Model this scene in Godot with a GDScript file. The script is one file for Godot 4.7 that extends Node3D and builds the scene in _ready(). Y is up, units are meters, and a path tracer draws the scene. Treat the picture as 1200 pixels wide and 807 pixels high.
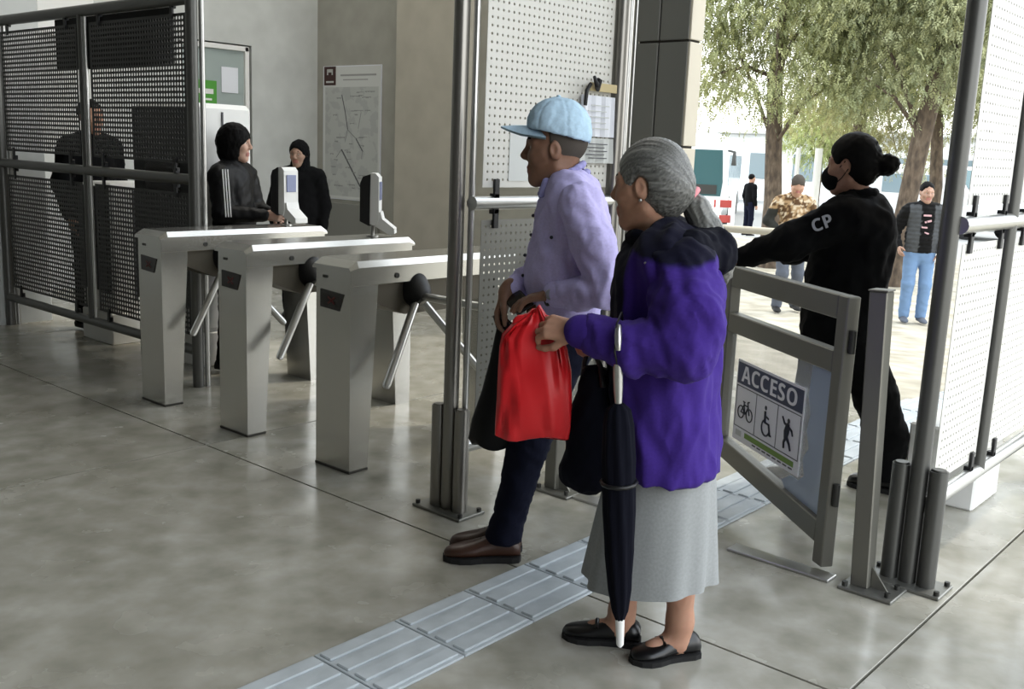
extends Node3D
# A transit-station entrance: turnstiles, perforated screens, an open access gate and the people in it.

class MB:
	# collects triangles with normals, colours and uvs for one part
	var v := PackedVector3Array()
	var n := PackedVector3Array()
	var c := PackedColorArray()
	var u := PackedVector2Array()
	var tint := Color(1, 1, 1)
	var use_c := false
	var use_u := false

	func tri3(a: Vector3, b: Vector3, d: Vector3, na: Vector3, nb: Vector3, nd: Vector3) -> void:
		if (d - a).cross(b - a).dot(na + nb + nd) < 0.0:
			v.push_back(a); v.push_back(d); v.push_back(b)
			n.push_back(na); n.push_back(nd); n.push_back(nb)
		else:
			v.push_back(a); v.push_back(b); v.push_back(d)
			n.push_back(na); n.push_back(nb); n.push_back(nd)
		if use_c:
			c.push_back(tint); c.push_back(tint); c.push_back(tint)

	func tri(a: Vector3, b: Vector3, d: Vector3, nn: Vector3) -> void:
		tri3(a, b, d, nn, nn, nn)

	func quad(a: Vector3, b: Vector3, d: Vector3, e: Vector3, nn: Vector3) -> void:
		tri(a, b, d, nn)
		tri(a, d, e, nn)

	func quv(a: Vector3, b: Vector3, d: Vector3, e: Vector3, nn: Vector3) -> void:
		# a lower left, b lower right, d upper right, e upper left; with uvs
		use_u = true
		var pts := [a, b, d, a, d, e]
		var uvs := [Vector2(0, 1), Vector2(1, 1), Vector2(1, 0), Vector2(0, 1), Vector2(1, 0), Vector2(0, 0)]
		for t in [0, 3]:
			var order := [t, t + 1, t + 2]
			if (pts[t + 2] - pts[t]).cross(pts[t + 1] - pts[t]).dot(nn) < 0.0:
				order = [t, t + 2, t + 1]
			for k in order:
				v.push_back(pts[k]); n.push_back(nn); u.push_back(uvs[k])

	func box(ctr: Vector3, size: Vector3, bev := 0.004, bs := Basis.IDENTITY) -> void:
		var h := size * 0.5
		bev = minf(bev, minf(h.x, minf(h.y, h.z)) * 0.9)
		var P := []
		for i in 8:
			var s := Vector3(1 if i & 1 else -1, 1 if i & 2 else -1, 1 if i & 4 else -1)
			var row := []
			for ax in 3:
				var q := Vector3(s.x * (h.x - bev), s.y * (h.y - bev), s.z * (h.z - bev))
				q[ax] = s[ax] * h[ax]
				row.append(ctr + bs * q)
			P.append(row)
		for ax in 3:
			var b1 := (ax + 1) % 3
			var b2 := (ax + 2) % 3
			for sg in 2:
				var base := (1 << ax) if sg else 0
				var nn := Vector3.ZERO
				nn[ax] = 1.0 if sg else -1.0
				quad(P[base][ax], P[base | (1 << b1)][ax], P[base | (1 << b1) | (1 << b2)][ax], P[base | (1 << b2)][ax], bs * nn)
			if bev > 0.0:
				for sa in 2:
					for sb in 2:
						var e0 := ((1 << b1) if sa else 0) | ((1 << b2) if sb else 0)
						var e1 := e0 | (1 << ax)
						var nn2 := Vector3.ZERO
						nn2[b1] = 1.0 if sa else -1.0
						nn2[b2] = 1.0 if sb else -1.0
						quad(P[e0][b1], P[e1][b1], P[e1][b2], P[e0][b2], bs * nn2.normalized())
		if bev > 0.0:
			for i in 8:
				var s2 := Vector3(1 if i & 1 else -1, 1 if i & 2 else -1, 1 if i & 4 else -1)
				tri(P[i][0], P[i][1], P[i][2], bs * s2.normalized())

	func bar(a: Vector3, b: Vector3, w: float, d: float, side := Vector3.UP, bev := 0.003) -> void:
		# a rectangular bar from a to b; w along `side`, d across
		var z := (b - a).normalized()
		var x := z.cross(side).normalized()
		var y := x.cross(z)
		box((a + b) * 0.5, Vector3(d, w, a.distance_to(b)), bev, Basis(x, y, z))

	func tube(pts: Array, rad: Array, seg := 12, caps := true) -> void:
		var m := pts.size()
		var rings := []
		var nrm := []
		var t0: Vector3 = (pts[1] - pts[0]).normalized()
		var x := t0.cross(Vector3.UP if absf(t0.y) < 0.9 else Vector3.RIGHT).normalized()
		for i in m:
			var t: Vector3 = (pts[mini(i + 1, m - 1)] - pts[maxi(i - 1, 0)]).normalized()
			x = (x - t * x.dot(t)).normalized()
			var y := t.cross(x)
			var r := []
			var nr := []
			for k in seg:
				var a := TAU * k / seg
				var dd := x * cos(a) + y * sin(a)
				r.append(pts[i] + dd * float(rad[i]))
				nr.append(dd)
			rings.append(r); nrm.append(nr)
		for i in m - 1:
			for k in seg:
				var k2 := (k + 1) % seg
				tri3(rings[i][k], rings[i][k2], rings[i + 1][k2], nrm[i][k], nrm[i][k2], nrm[i + 1][k2])
				tri3(rings[i][k], rings[i + 1][k2], rings[i + 1][k], nrm[i][k], nrm[i + 1][k2], nrm[i + 1][k])
		if caps:
			for e in [0, m - 1]:
				if float(rad[e]) < 1e-5:
					continue
				var nn: Vector3 = -t0 if e == 0 else (pts[m - 1] - pts[m - 2]).normalized()
				for k in range(1, seg - 1):
					tri(rings[e][0], rings[e][k], rings[e][k + 1], nn)

	func cyl(a: Vector3, b: Vector3, r: float, seg := 14) -> void:
		tube([a, b], [r, r], seg)

	func ball(ctr: Vector3, rad: Vector3, seg := 12, rows := 8, bs := Basis.IDENTITY) -> void:
		for i in rows:
			var a0 := PI * i / rows - PI / 2
			var a1 := PI * (i + 1) / rows - PI / 2
			for k in seg:
				var q := []
				for e in [[a0, k], [a0, k + 1], [a1, k + 1], [a1, k]]:
					var th := TAU * float(e[1]) / seg
					q.append(Vector3(cos(e[0]) * cos(th), sin(e[0]), cos(e[0]) * sin(th)))
				var w := []
				var nn := []
				for d in q:
					w.append(ctr + bs * (d * rad))
					nn.append((bs * (d / rad)).normalized())
				if i > 0:
					tri3(w[0], w[1], w[2], nn[0], nn[1], nn[2])
				if i < rows - 1:
					tri3(w[0], w[2], w[3], nn[0], nn[2], nn[3])

	func prism(poly: PackedVector2Array, depth: float, xf: Transform3D) -> void:
		# a polygon in xy pushed `depth` along +z
		var idx := Geometry2D.triangulate_polygon(poly)
		var fz := xf.basis.z.normalized()
		for t in range(0, idx.size(), 3):
			var q := []
			for k in 3:
				q.append(poly[idx[t + k]])
			tri(xf * Vector3(q[0].x, q[0].y, 0), xf * Vector3(q[1].x, q[1].y, 0), xf * Vector3(q[2].x, q[2].y, 0), -fz)
			tri(xf * Vector3(q[0].x, q[0].y, depth), xf * Vector3(q[1].x, q[1].y, depth), xf * Vector3(q[2].x, q[2].y, depth), fz)
		var ccw := not Geometry2D.is_polygon_clockwise(poly)
		for k in poly.size():
			var a := poly[k]
			var b := poly[(k + 1) % poly.size()]
			var e := (b - a).normalized()
			var out := Vector2(e.y, -e.x) if ccw else Vector2(-e.y, e.x)
			quad(xf * Vector3(a.x, a.y, 0), xf * Vector3(b.x, b.y, 0), xf * Vector3(b.x, b.y, depth), xf * Vector3(a.x, a.y, depth), (xf.basis * Vector3(out.x, out.y, 0)).normalized())

	func mesh() -> ArrayMesh:
		var arr := []
		arr.resize(Mesh.ARRAY_MAX)
		arr[Mesh.ARRAY_VERTEX] = v
		arr[Mesh.ARRAY_NORMAL] = n
		if use_c:
			arr[Mesh.ARRAY_COLOR] = c
		if use_u:
			arr[Mesh.ARRAY_TEX_UV] = u
		var am := ArrayMesh.new()
		am.add_surface_from_arrays(Mesh.PRIMITIVE_TRIANGLES, arr)
		return am


class Field:
	# a distance grid: shapes are joined with a smooth minimum and meshed as surface nets
	var o: Vector3
	var cs: float
	var nx: int
	var ny: int
	var nz: int
	var g := PackedFloat32Array()

	func _init(lo: Vector3, hi: Vector3, cell: float) -> void:
		o = lo
		cs = cell
		nx = int(ceil((hi.x - lo.x) / cell)) + 2
		ny = int(ceil((hi.y - lo.y) / cell)) + 2
		nz = int(ceil((hi.z - lo.z) / cell)) + 2
		g.resize(nx * ny * nz)
		g.fill(1.0)

	func cap(a: Vector3, b: Vector3, ra: float, rb: float, k := 0.02, fn := Vector3.ZERO, fs := 1.0, sub := false) -> void:
		var R := maxf(ra, rb) + k + cs * 1.5
		var lo := ((a.min(b) - Vector3.ONE * R) - o) / cs
		var hi := ((a.max(b) + Vector3.ONE * R) - o) / cs
		var x0 := clampi(int(lo.x), 0, nx - 1)
		var y0 := clampi(int(lo.y), 0, ny - 1)
		var z0 := clampi(int(lo.z), 0, nz - 1)
		var x1 := clampi(int(hi.x) + 1, 0, nx - 1)
		var y1 := clampi(int(hi.y) + 1, 0, ny - 1)
		var z1 := clampi(int(hi.z) + 1, 0, nz - 1)
		var ab := b - a
		var il := 1.0 / maxf(ab.length_squared(), 1e-9)
		var flat := fs != 1.0
		var ff := 1.0 / fs - 1.0
		var dr := rb - ra
		var ik := 1.0 / maxf(k, 1e-5)
		for iz in range(z0, z1 + 1):
			for iy in range(y0, y1 + 1):
				var p := Vector3(o.x + x0 * cs, o.y + iy * cs, o.z + iz * cs) - a
				var id := (iz * ny + iy) * nx + x0
				for ix in range(x0, x1 + 1):
					var t := clampf(p.dot(ab) * il, 0.0, 1.0)
					var q := p - ab * t
					if flat:
						q += fn * (q.dot(fn) * ff)
					var d := q.length() - ra - dr * t
					if flat and d > 0.0:
						d *= fs
					var e := g[id]
					if sub:
						d = -d
						var h := k - absf(e - d)
						g[id] = maxf(e, d) + (h * h * ik * 0.25 if h > 0.0 else 0.0)
					else:
						var h2 := k - absf(e - d)
						g[id] = minf(e, d) - (h2 * h2 * ik * 0.25 if h2 > 0.0 else 0.0)
					p.x += cs
					id += 1

	func chain(pts: Array, rad: Array, k := 0.02, fn := Vector3.ZERO, fs := 1.0) -> void:
		for i in pts.size() - 1:
			cap(pts[i], pts[i + 1], rad[i], rad[i + 1], k, fn, fs)

	func ell(ctr: Vector3, rad: Vector3, k := 0.02, bs := Basis.IDENTITY, sub := false) -> void:
		var rm := maxf(rad.x, maxf(rad.y, rad.z))
		var mn := minf(rad.x, minf(rad.y, rad.z))
		var R := rm + k + cs * 1.5
		var lo := (ctr - Vector3.ONE * R - o) / cs
		var hi := (ctr + Vector3.ONE * R - o) / cs
		var x0 := clampi(int(lo.x), 0, nx - 1)
		var y0 := clampi(int(lo.y), 0, ny - 1)
		var z0 := clampi(int(lo.z), 0, nz - 1)
		var x1 := clampi(int(hi.x) + 1, 0, nx - 1)
		var y1 := clampi(int(hi.y) + 1, 0, ny - 1)
		var z1 := clampi(int(hi.z) + 1, 0, nz - 1)
		var inv := bs.transposed()
		var ir := Vector3(1.0 / rad.x, 1.0 / rad.y, 1.0 / rad.z)
		var ik := 1.0 / maxf(k, 1e-5)
		for iz in range(z0, z1 + 1):
			for iy in range(y0, y1 + 1):
				var p := Vector3(o.x + x0 * cs, o.y + iy * cs, o.z + iz * cs) - ctr
				var id := (iz * ny + iy) * nx + x0
				for ix in range(x0, x1 + 1):
					var q := inv * p * ir
					var k0 := q.length()
					var k1 := (q * ir).length()
					var d := k0 * (k0 - 1.0) / k1 if k1 > 1e-6 else -mn
					var e := g[id]
					if sub:
						d = -d
						var h := k - absf(e - d)
						g[id] = maxf(e, d) + (h * h * ik * 0.25 if h > 0.0 else 0.0)
					else:
						var h2 := k - absf(e - d)
						g[id] = minf(e, d) - (h2 * h2 * ik * 0.25 if h2 > 0.0 else 0.0)
					p.x += cs
					id += 1

	func cut(pt: Vector3, nn: Vector3, lo := Vector3(-9, -9, -9), hi := Vector3(9, 9, 9)) -> void:
		# removes what lies on the side nn points to, inside the box lo..hi
		var a := ((lo - o) / cs).clamp(Vector3.ZERO, Vector3(nx - 1, ny - 1, nz - 1))
		var b := ((hi - o) / cs).clamp(Vector3.ZERO, Vector3(nx - 1, ny - 1, nz - 1))
		for iz in range(int(a.z), int(b.z) + 1):
			for iy in range(int(a.y), int(b.y) + 1):
				var id := (iz * ny + iy) * nx + int(a.x)
				for ix in range(int(a.x), int(b.x) + 1):
					var d := (o + Vector3(ix, iy, iz) * cs - pt).dot(nn)
					if d > g[id]:
						g[id] = d
					id += 1

	func net(mb: MB, disp = null, tint_of = null) -> void:
		var vert := PackedInt32Array()
		vert.resize(nx * ny * nz)
		vert.fill(-1)
		var pos := PackedVector3Array()
		var cells := PackedInt32Array()
		var sy := nx
		var sz := nx * ny
		for iz in nz - 1:
			for iy in ny - 1:
				var id := (iz * ny + iy) * nx
				var s_prev := -1
				for ix in nx - 1:
					var c0 := g[id]
					if c0 > 0.5 and g[id + sy + sz + 1] > 0.5:
						id += 1
						continue
					var c1 := g[id + 1]
					var c2 := g[id + sy]
					var c3 := g[id + sy + 1]
					var c4 := g[id + sz]
					var c5 := g[id + sz + 1]
					var c6 := g[id + sz + sy]
					var c7 := g[id + sz + sy + 1]
					var m := (1 if c0 < 0 else 0) + (1 if c1 < 0 else 0) + (1 if c2 < 0 else 0) + (1 if c3 < 0 else 0) + (1 if c4 < 0 else 0) + (1 if c5 < 0 else 0) + (1 if c6 < 0 else 0) + (1 if c7 < 0 else 0)
					if m == 0 or m == 8:
						id += 1
						continue
					var acc := Vector3.ZERO
					var cnt := 0
					if (c0 < 0) != (c1 < 0):
						acc += Vector3(c0 / (c0 - c1), 0, 0); cnt += 1
					if (c2 < 0) != (c3 < 0):
						acc += Vector3(c2 / (c2 - c3), 1, 0); cnt += 1
					if (c4 < 0) != (c5 < 0):
						acc += Vector3(c4 / (c4 - c5), 0, 1); cnt += 1
					if (c6 < 0) != (c7 < 0):
						acc += Vector3(c6 / (c6 - c7), 1, 1); cnt += 1
					if (c0 < 0) != (c2 < 0):
						acc += Vector3(0, c0 / (c0 - c2), 0); cnt += 1
					if (c1 < 0) != (c3 < 0):
						acc += Vector3(1, c1 / (c1 - c3), 0); cnt += 1
					if (c4 < 0) != (c6 < 0):
						acc += Vector3(0, c4 / (c4 - c6), 1); cnt += 1
					if (c5 < 0) != (c7 < 0):
						acc += Vector3(1, c5 / (c5 - c7), 1); cnt += 1
					if (c0 < 0) != (c4 < 0):
						acc += Vector3(0, 0, c0 / (c0 - c4)); cnt += 1
					if (c1 < 0) != (c5 < 0):
						acc += Vector3(1, 0, c1 / (c1 - c5)); cnt += 1
					if (c2 < 0) != (c6 < 0):
						acc += Vector3(0, 1, c2 / (c2 - c6)); cnt += 1
					if (c3 < 0) != (c7 < 0):
						acc += Vector3(1, 1, c3 / (c3 - c7)); cnt += 1
					vert[id] = pos.size()
					cells.push_back(id)
					pos.push_back(o + (Vector3(ix, iy, iz) + acc / cnt) * cs)
					id += 1
		var idx := PackedInt32Array()
		for id in cells:
			var c0 := g[id] < 0
			var a := vert[id]
			if (g[id + 1] < 0) != c0 and id >= sy + sz:
				var b := vert[id - sy]; var d := vert[id - sy - sz]; var e := vert[id - sz]
				if b >= 0 and d >= 0 and e >= 0:
					if not c0: idx.append_array(PackedInt32Array([a, b, d, a, d, e]))
					else: idx.append_array(PackedInt32Array([a, d, b, a, e, d]))
			if (g[id + sy] < 0) != c0 and id >= 1 + sz:
				var b := vert[id - sz]; var d := vert[id - sz - 1]; var e := vert[id - 1]
				if b >= 0 and d >= 0 and e >= 0:
					if not c0: idx.append_array(PackedInt32Array([a, b, d, a, d, e]))
					else: idx.append_array(PackedInt32Array([a, d, b, a, e, d]))
			if (g[id + sz] < 0) != c0 and id >= 1 + sy:
				var b := vert[id - 1]; var d := vert[id - 1 - sy]; var e := vert[id - sy]
				if b >= 0 and d >= 0 and e >= 0:
					if not c0: idx.append_array(PackedInt32Array([a, b, d, a, d, e]))
					else: idx.append_array(PackedInt32Array([a, d, b, a, e, d]))
		var nr := normals(pos, idx)
		if disp != null:
			for i in pos.size():
				pos[i] += nr[i] * float(disp.call(pos[i], nr[i]))
			nr = normals(pos, idx)
		var col := PackedColorArray()
		if tint_of != null:
			col.resize(pos.size())
			for i in pos.size():
				col[i] = tint_of.call(pos[i], nr[i])
			mb.use_c = true
		for i in idx:
			mb.v.push_back(pos[i])
			mb.n.push_back(nr[i])
			if mb.use_c:
				mb.c.push_back(col[i] if col.size() else mb.tint)

	func normals(pos: PackedVector3Array, idx: PackedInt32Array) -> PackedVector3Array:
		var nr := PackedVector3Array()
		nr.resize(pos.size())
		for t in range(0, idx.size(), 3):
			var a := idx[t]; var b := idx[t + 1]; var d := idx[t + 2]
			var f := (pos[d] - pos[a]).cross(pos[b] - pos[a])
			nr[a] += f; nr[b] += f; nr[d] += f
		for i in nr.size():
			nr[i] = nr[i].normalized()
		return nr


var M := {}
var used := {}
var rng := RandomNumberGenerator.new()
var fold := FastNoiseLite.new()
var fold2 := FastNoiseLite.new()
var crease := FastNoiseLite.new()
const FILL_ENERGY := 4.0  # energy of the added fill lamps


func V(x: float, y: float, z: float) -> Vector3:
	return Vector3(x, y, z)


func numbered(called: String) -> String:
	var k: int = used.get(called, -1) + 1
	used[called] = k
	return called if k == 0 else "%s_%03d" % [called, k]


func thing(called: String, label: String, category: String, at := Vector3.ZERO, turn := 0.0, group := "") -> Node3D:
	var t := Node3D.new()
	t.name = numbered(called)
	add_child(t)
	t.position = at
	t.rotation.y = turn
	t.set_meta("label", label)
	t.set_meta("category", category)
	if group:
		t.set_meta("group", group)
	return t


func part(parent: Node, called: String, shape, m: Material, label := "") -> MeshInstance3D:
	var o := MeshInstance3D.new()
	o.name = called
	o.mesh = shape.mesh() if shape is MB else shape
	o.material_override = m
	parent.add_child(o, true)
	if label:
		o.set_meta("label", label)
	return o


func single(called: String, shape, m: Material, label: String, category: String, group := "") -> MeshInstance3D:
	var o := part(self, numbered(called), shape, m, label)
	o.set_meta("category", category)
	if group:
		o.set_meta("group", group)
	return o


func struct(called: String, shape, m: Material, label := "", category := "") -> MeshInstance3D:
	var o := part(self, called, shape, m, label)
	o.set_meta("kind", "structure")
	if category:
		o.set_meta("category", category)
	return o


func mat(col: Color, rough := 0.6, metal := 0.0) -> StandardMaterial3D:
	var m := StandardMaterial3D.new()
	m.albedo_color = col
	m.roughness = rough
	m.metallic = metal
	return m


func noise_tex(seed_: int, freq: float, ramp: Array, size := 512, octaves := 4, normal := false, strength := 4.0) -> NoiseTexture2D:
	var nz := FastNoiseLite.new()
	nz.seed = seed_
	nz.frequency = freq
	nz.fractal_octaves = octaves
	var t := NoiseTexture2D.new()
	t.width = size
	t.height = size
	t.seamless = true
	t.noise = nz
	if normal:
		t.as_normal_map = true
		t.bump_strength = strength
	if ramp.size():
		var gr := Gradient.new()
		gr.offsets = PackedFloat32Array(ramp.map(func(e): return e[0]))
		gr.colors = PackedColorArray(ramp.map(func(e): return e[1]))
		t.color_ramp = gr
	return t


func world_tex(m: StandardMaterial3D, scale_: float) -> StandardMaterial3D:
	m.uv1_triplanar = true
	m.uv1_world_triplanar = true
	m.uv1_scale = Vector3.ONE * scale_
	return m


func own_tex(m: StandardMaterial3D, scale_: Vector3) -> StandardMaterial3D:
	m.uv1_triplanar = true
	m.uv1_scale = scale_
	return m


func _ready() -> void:
	rng.seed = 7
	fold.seed = 3; fold.frequency = 9.0; fold.fractal_octaves = 2
	fold2.seed = 11; fold2.frequency = 28.0; fold2.fractal_octaves = 2
	crease.seed = 17; crease.frequency = 5.0; crease.fractal_type = FastNoiseLite.FRACTAL_RIDGED; crease.fractal_octaves = 2

	# camera
	var cam := Camera3D.new()
	cam.name = "camera"
	add_child(cam)
	cam.position = V(0, 1.45, 0)
	cam.rotation_order = EULER_ORDER_YXZ
	cam.rotation_degrees = V(-10.98, 40.72, 2.31)
	cam.fov = 37.96
	cam.near = 0.05
	cam.far = 300
	cam.current = true

	# sky and exposure
	var env := Environment.new()
	var sky := Sky.new()
	var sm := ProceduralSkyMaterial.new()
	sm.sky_top_color = Color(0.80, 0.83, 0.86)
	sm.sky_horizon_color = Color(0.95, 0.945, 0.93)
	sm.ground_bottom_color = Color(0.5, 0.5, 0.48)
	sm.ground_horizon_color = Color(0.8, 0.8, 0.78)
	sm.sky_energy_multiplier = 2.0
	sky.sky_material = sm
	env.background_mode = Environment.BG_SKY
	env.sky = sky
	env.tonemap_mode = Environment.TONE_MAPPER_LINEAR
	env.tonemap_exposure = 1.1
	env.sdfgi_enabled = true
	env.ssao_enabled = true
	env.ssil_enabled = true
	var we := WorldEnvironment.new()
	we.name = "environment"
	we.environment = env
	add_child(we)

	# hazy sun, high beyond the trees
	var sun := DirectionalLight3D.new()
	sun.name = "sun"
	add_child(sun)
	sun.rotation_degrees = V(-58, 155, 0)
	sun.light_color = Color(1.0, 0.95, 0.85)
	sun.light_energy = 0.4
	sun.light_angular_distance = 3.0
	sun.shadow_enabled = true

	materials()
	shell()
	outdoors()
	street()
	left_screen()
	middle_screen()
	right_screen()
	for k in 3:
		turnstile(k)
	card_validators()
	access_gate()
	tactile()
	hall_things()
	people()


func cloth(col: Color, seed_: int) -> StandardMaterial3D:
	var m := mat(col, 0.85)
	m.albedo_texture = noise_tex(100 + seed_, 0.12, [[0.0, Color(0.90, 0.90, 0.90)], [1.0, Color(1, 1, 1)]], 128, 3)
	m.metallic_specular = 0.2
	m.rim_enabled = true
	m.rim = 0.08
	m.rim_tint = 0.5
	return own_tex(m, Vector3.ONE * 6.0)


func materials() -> void:
	var fl := mat(Color(1, 1, 1), 1.0)
	fl.albedo_texture = noise_tex(5, 0.012, [[0.0, Color(0.51, 0.50, 0.455)], [0.35, Color(0.575, 0.565, 0.52)], [0.6, Color(0.615, 0.605, 0.565)], [1.0, Color(0.69, 0.68, 0.645)]], 1024, 6)
	fl.roughness_texture = noise_tex(9, 0.014, [[0.0, Color(0.12, 0.12, 0.12)], [0.5, Color(0.21, 0.21, 0.21)], [1.0, Color(0.36, 0.36, 0.36)]], 512, 5)
	fl.metallic_specular = 0.5
	M.floor = world_tex(fl, 0.34)
	M.joint = mat(Color(0.22, 0.21, 0.19), 0.9)
	var pv := mat(Color(1, 1, 1), 0.85)
	pv.albedo_texture = noise_tex(21, 0.02, [[0.0, Color(0.52, 0.495, 0.43)], [0.5, Color(0.63, 0.605, 0.54)], [1.0, Color(0.74, 0.715, 0.65)]], 512, 5)
	M.pavement = world_tex(pv, 0.2)
	M.asphalt = mat(Color(0.55, 0.55, 0.54), 0.9)
	var wl := mat(Color(1, 1, 1), 0.55)
	wl.albedo_texture = noise_tex(31, 0.02, [[0.0, Color(0.70, 0.71, 0.70)], [1.0, Color(0.76, 0.77, 0.76)]], 256, 3)
	M.wall = world_tex(wl, 0.5)
	var wb := mat(Color(1, 1, 1), 0.6)
	wb.albedo_texture = noise_tex(33, 0.02, [[0.0, Color(0.60, 0.595, 0.56)], [1.0, Color(0.66, 0.655, 0.62)]], 256, 3)
	M.wall_back = world_tex(wb, 0.5)
	var wp := mat(Color(1, 1, 1), 0.6)
	wp.albedo_texture = noise_tex(34, 0.02, [[0.0, Color(0.66, 0.64, 0.59)], [1.0, Color(0.71, 0.69, 0.64)]], 256, 3)
	M.pillar = world_tex(wp, 0.5)
	M.fill_glow = mat(Color(0.9, 0.9, 0.88), 0.5)  # glowing face of the added fill lamps
	M.fill_glow.emission_enabled = true
	M.fill_glow.emission = Color(1.0, 0.98, 0.94)
	M.fill_glow.emission_energy_multiplier = 1.5
	M.wall_dark = mat(Color(0.42, 0.42, 0.41), 0.8)
	M.ceiling = mat(Color(0.62, 0.62, 0.6), 0.8)
	M.cladding = mat(Color(0.50, 0.50, 0.48), 0.5, 0.1)
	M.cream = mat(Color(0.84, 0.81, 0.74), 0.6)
	var st := mat(Color(0.77, 0.765, 0.745), 0.25, 0.92)
	M.steel = st
	M.tube = mat(Color(0.54, 0.53, 0.51), 0.32, 0.9)
	M.stainless = mat(Color(0.74, 0.74, 0.73), 0.28, 0.9)
	M.gate = mat(Color(0.46, 0.455, 0.425), 0.42, 0.6)
	M.plate = mat(Color(0.5, 0.5, 0.48), 0.45, 0.8)
	M.bolt = mat(Color(0.25, 0.25, 0.24), 0.5, 0.7)
	M.shaded_sheet = mat(Color(0.20, 0.20, 0.195), 0.5, 0.4)  # shade on the left screen put into the sheet colour
	M.shaded_frame = mat(Color(0.36, 0.36, 0.35), 0.4, 0.7)  # frame tubes darkened in colour to carry their shaded look
	M.sheet_white = mat(Color(0.79, 0.785, 0.76), 0.5, 0.05)
	M.galvanised = mat(Color(0.5, 0.5, 0.48), 0.45, 0.8)
	M.black = mat(Color(0.05, 0.05, 0.055), 0.5)
	M.black_matte = mat(Color(0.04, 0.04, 0.043), 0.85)
	M.housing = mat(Color(0.36, 0.34, 0.30), 0.5, 0.6)  # shading under the beam put into a darker, browner colour
	M.reader_dark = mat(Color(0.10, 0.07, 0.06), 0.25)
	M.red_led = mat(Color(0.32, 0.06, 0.05), 0.4)
	M.white = mat(Color(0.88, 0.88, 0.87), 0.45)
	M.off_white = mat(Color(0.80, 0.80, 0.78), 0.5)
	M.screen_blue = mat(Color(0.50, 0.53, 0.66), 0.2)
	var tp := mat(Color(1, 1, 1), 0.55)
	tp.albedo_texture = noise_tex(51, 0.03, [[0.0, Color(0.62, 0.65, 0.67)], [1.0, Color(0.72, 0.75, 0.77)]], 256, 4)
	M.tactile = world_tex(tp, 0.8)
	var gl := mat(Color(0.93, 0.95, 0.96, 0.16), 0.05)
	gl.transparency = BaseMaterial3D.TRANSPARENCY_ALPHA
	M.acrylic = gl
	var gd := mat(Color(0.72, 0.77, 0.76, 0.62), 0.05)
	gd.transparency = BaseMaterial3D.TRANSPARENCY_ALPHA
	M.door_glass = gd
	var fm := mat(Color(0.66, 0.71, 0.77, 0.72), 0.35)
	fm.transparency = BaseMaterial3D.TRANSPARENCY_ALPHA
	M.film = fm
	M.sign_white = mat(Color(0.90, 0.90, 0.92), 0.45)
	M.sign_blue = mat(Color(0.17, 0.21, 0.33), 0.45)
	M.sign_ink = mat(Color(0.14, 0.15, 0.20), 0.5)
	M.sign_green = mat(Color(0.42, 0.55, 0.22), 0.5)
	M.green_sign = mat(Color(0.30, 0.58, 0.22), 0.4)
	M.paper = mat(Color(0.86, 0.87, 0.90), 0.7)
	M.paper_grey = mat(Color(0.76, 0.77, 0.76), 0.7)
	M.card = mat(Color(0.74, 0.68, 0.52), 0.8)
	M.ink = mat(Color(0.30, 0.30, 0.32), 0.7)
	var bk := mat(Color(1, 1, 1), 0.95)
	bk.albedo_texture = noise_tex(61, 0.03, [[0.0, Color(0.20, 0.17, 0.14)], [0.6, Color(0.36, 0.31, 0.26)], [1.0, Color(0.46, 0.42, 0.36)]], 256, 5)
	M.bark = own_tex(bk, V(1.5, 0.5, 1.5))
	var lf := mat(Color(1, 1, 1), 0.6)
	lf.vertex_color_use_as_albedo = true
	lf.backlight_enabled = true
	lf.backlight = Color(0.5, 0.5, 0.4)
	lf.cull_mode = BaseMaterial3D.CULL_DISABLED
	M.leaf = lf
	M.bus_white = mat(Color(0.90, 0.91, 0.91), 0.4)
	M.bus_glass = mat(Color(0.20, 0.33, 0.34), 0.12)
	M.bus_side = mat(Color(0.46, 0.52, 0.54), 0.15)
	M.red_board = mat(Color(0.66, 0.24, 0.22), 0.5)
	var sk := mat(Color(1, 1, 1), 0.5)
	sk.vertex_color_use_as_albedo = true
	sk.metallic_specular = 0.35
	sk.subsurf_scatter_enabled = true
	sk.subsurf_scatter_strength = 0.08
	M.skin = sk
	M.eye_white = mat(Color(0.80, 0.78, 0.75), 0.2)
	M.iris = mat(Color(0.10, 0.06, 0.04), 0.15)
	M.hair_black = mat(Color(0.045, 0.042, 0.042), 0.6)
	M.hair_black.metallic_specular = 0.2
	M.hair_short = mat(Color(0.30, 0.28, 0.26), 0.9)
	M.hair_short.metallic_specular = 0.1
	M.brown_hair = mat(Color(0.30, 0.18, 0.10), 0.6)
	var ht := mat(Color(1, 1, 1), 0.45)
	ht.vertex_color_use_as_albedo = true
	M.hair_tinted = ht
	M.cap_blue = cloth(Color(0.73, 0.84, 0.92), 1)
	M.lavender = cloth(Color(0.76, 0.73, 0.91), 2)
	M.lavender_dark = cloth(Color(0.62, 0.61, 0.80), 3)
	M.navy = mat(Color(0.10, 0.11, 0.17), 0.7)
	M.navy_cloth = cloth(Color(0.055, 0.06, 0.10), 4)
	M.purple_cloth = cloth(Color(0.25, 0.17, 0.50), 5)
	M.black_cloth = cloth(Color(0.04, 0.042, 0.048), 6)
	M.black_nylon = mat(Color(0.045, 0.045, 0.05), 0.5)
	M.black_nylon.metallic_specular = 0.3
	M.jeans_dark = cloth(Color(0.08, 0.09, 0.15), 7)
	M.jeans_blue = cloth(Color(0.45, 0.56, 0.70), 8)
	M.grey_skirt = cloth(Color(0.60, 0.61, 0.61), 9)
	M.grey_trousers = cloth(Color(0.36, 0.38, 0.42), 10)
	M.vest_grey = cloth(Color(0.28, 0.29, 0.30), 12)
	M.brown_leather = mat(Color(0.22, 0.13, 0.09), 0.4)
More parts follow.
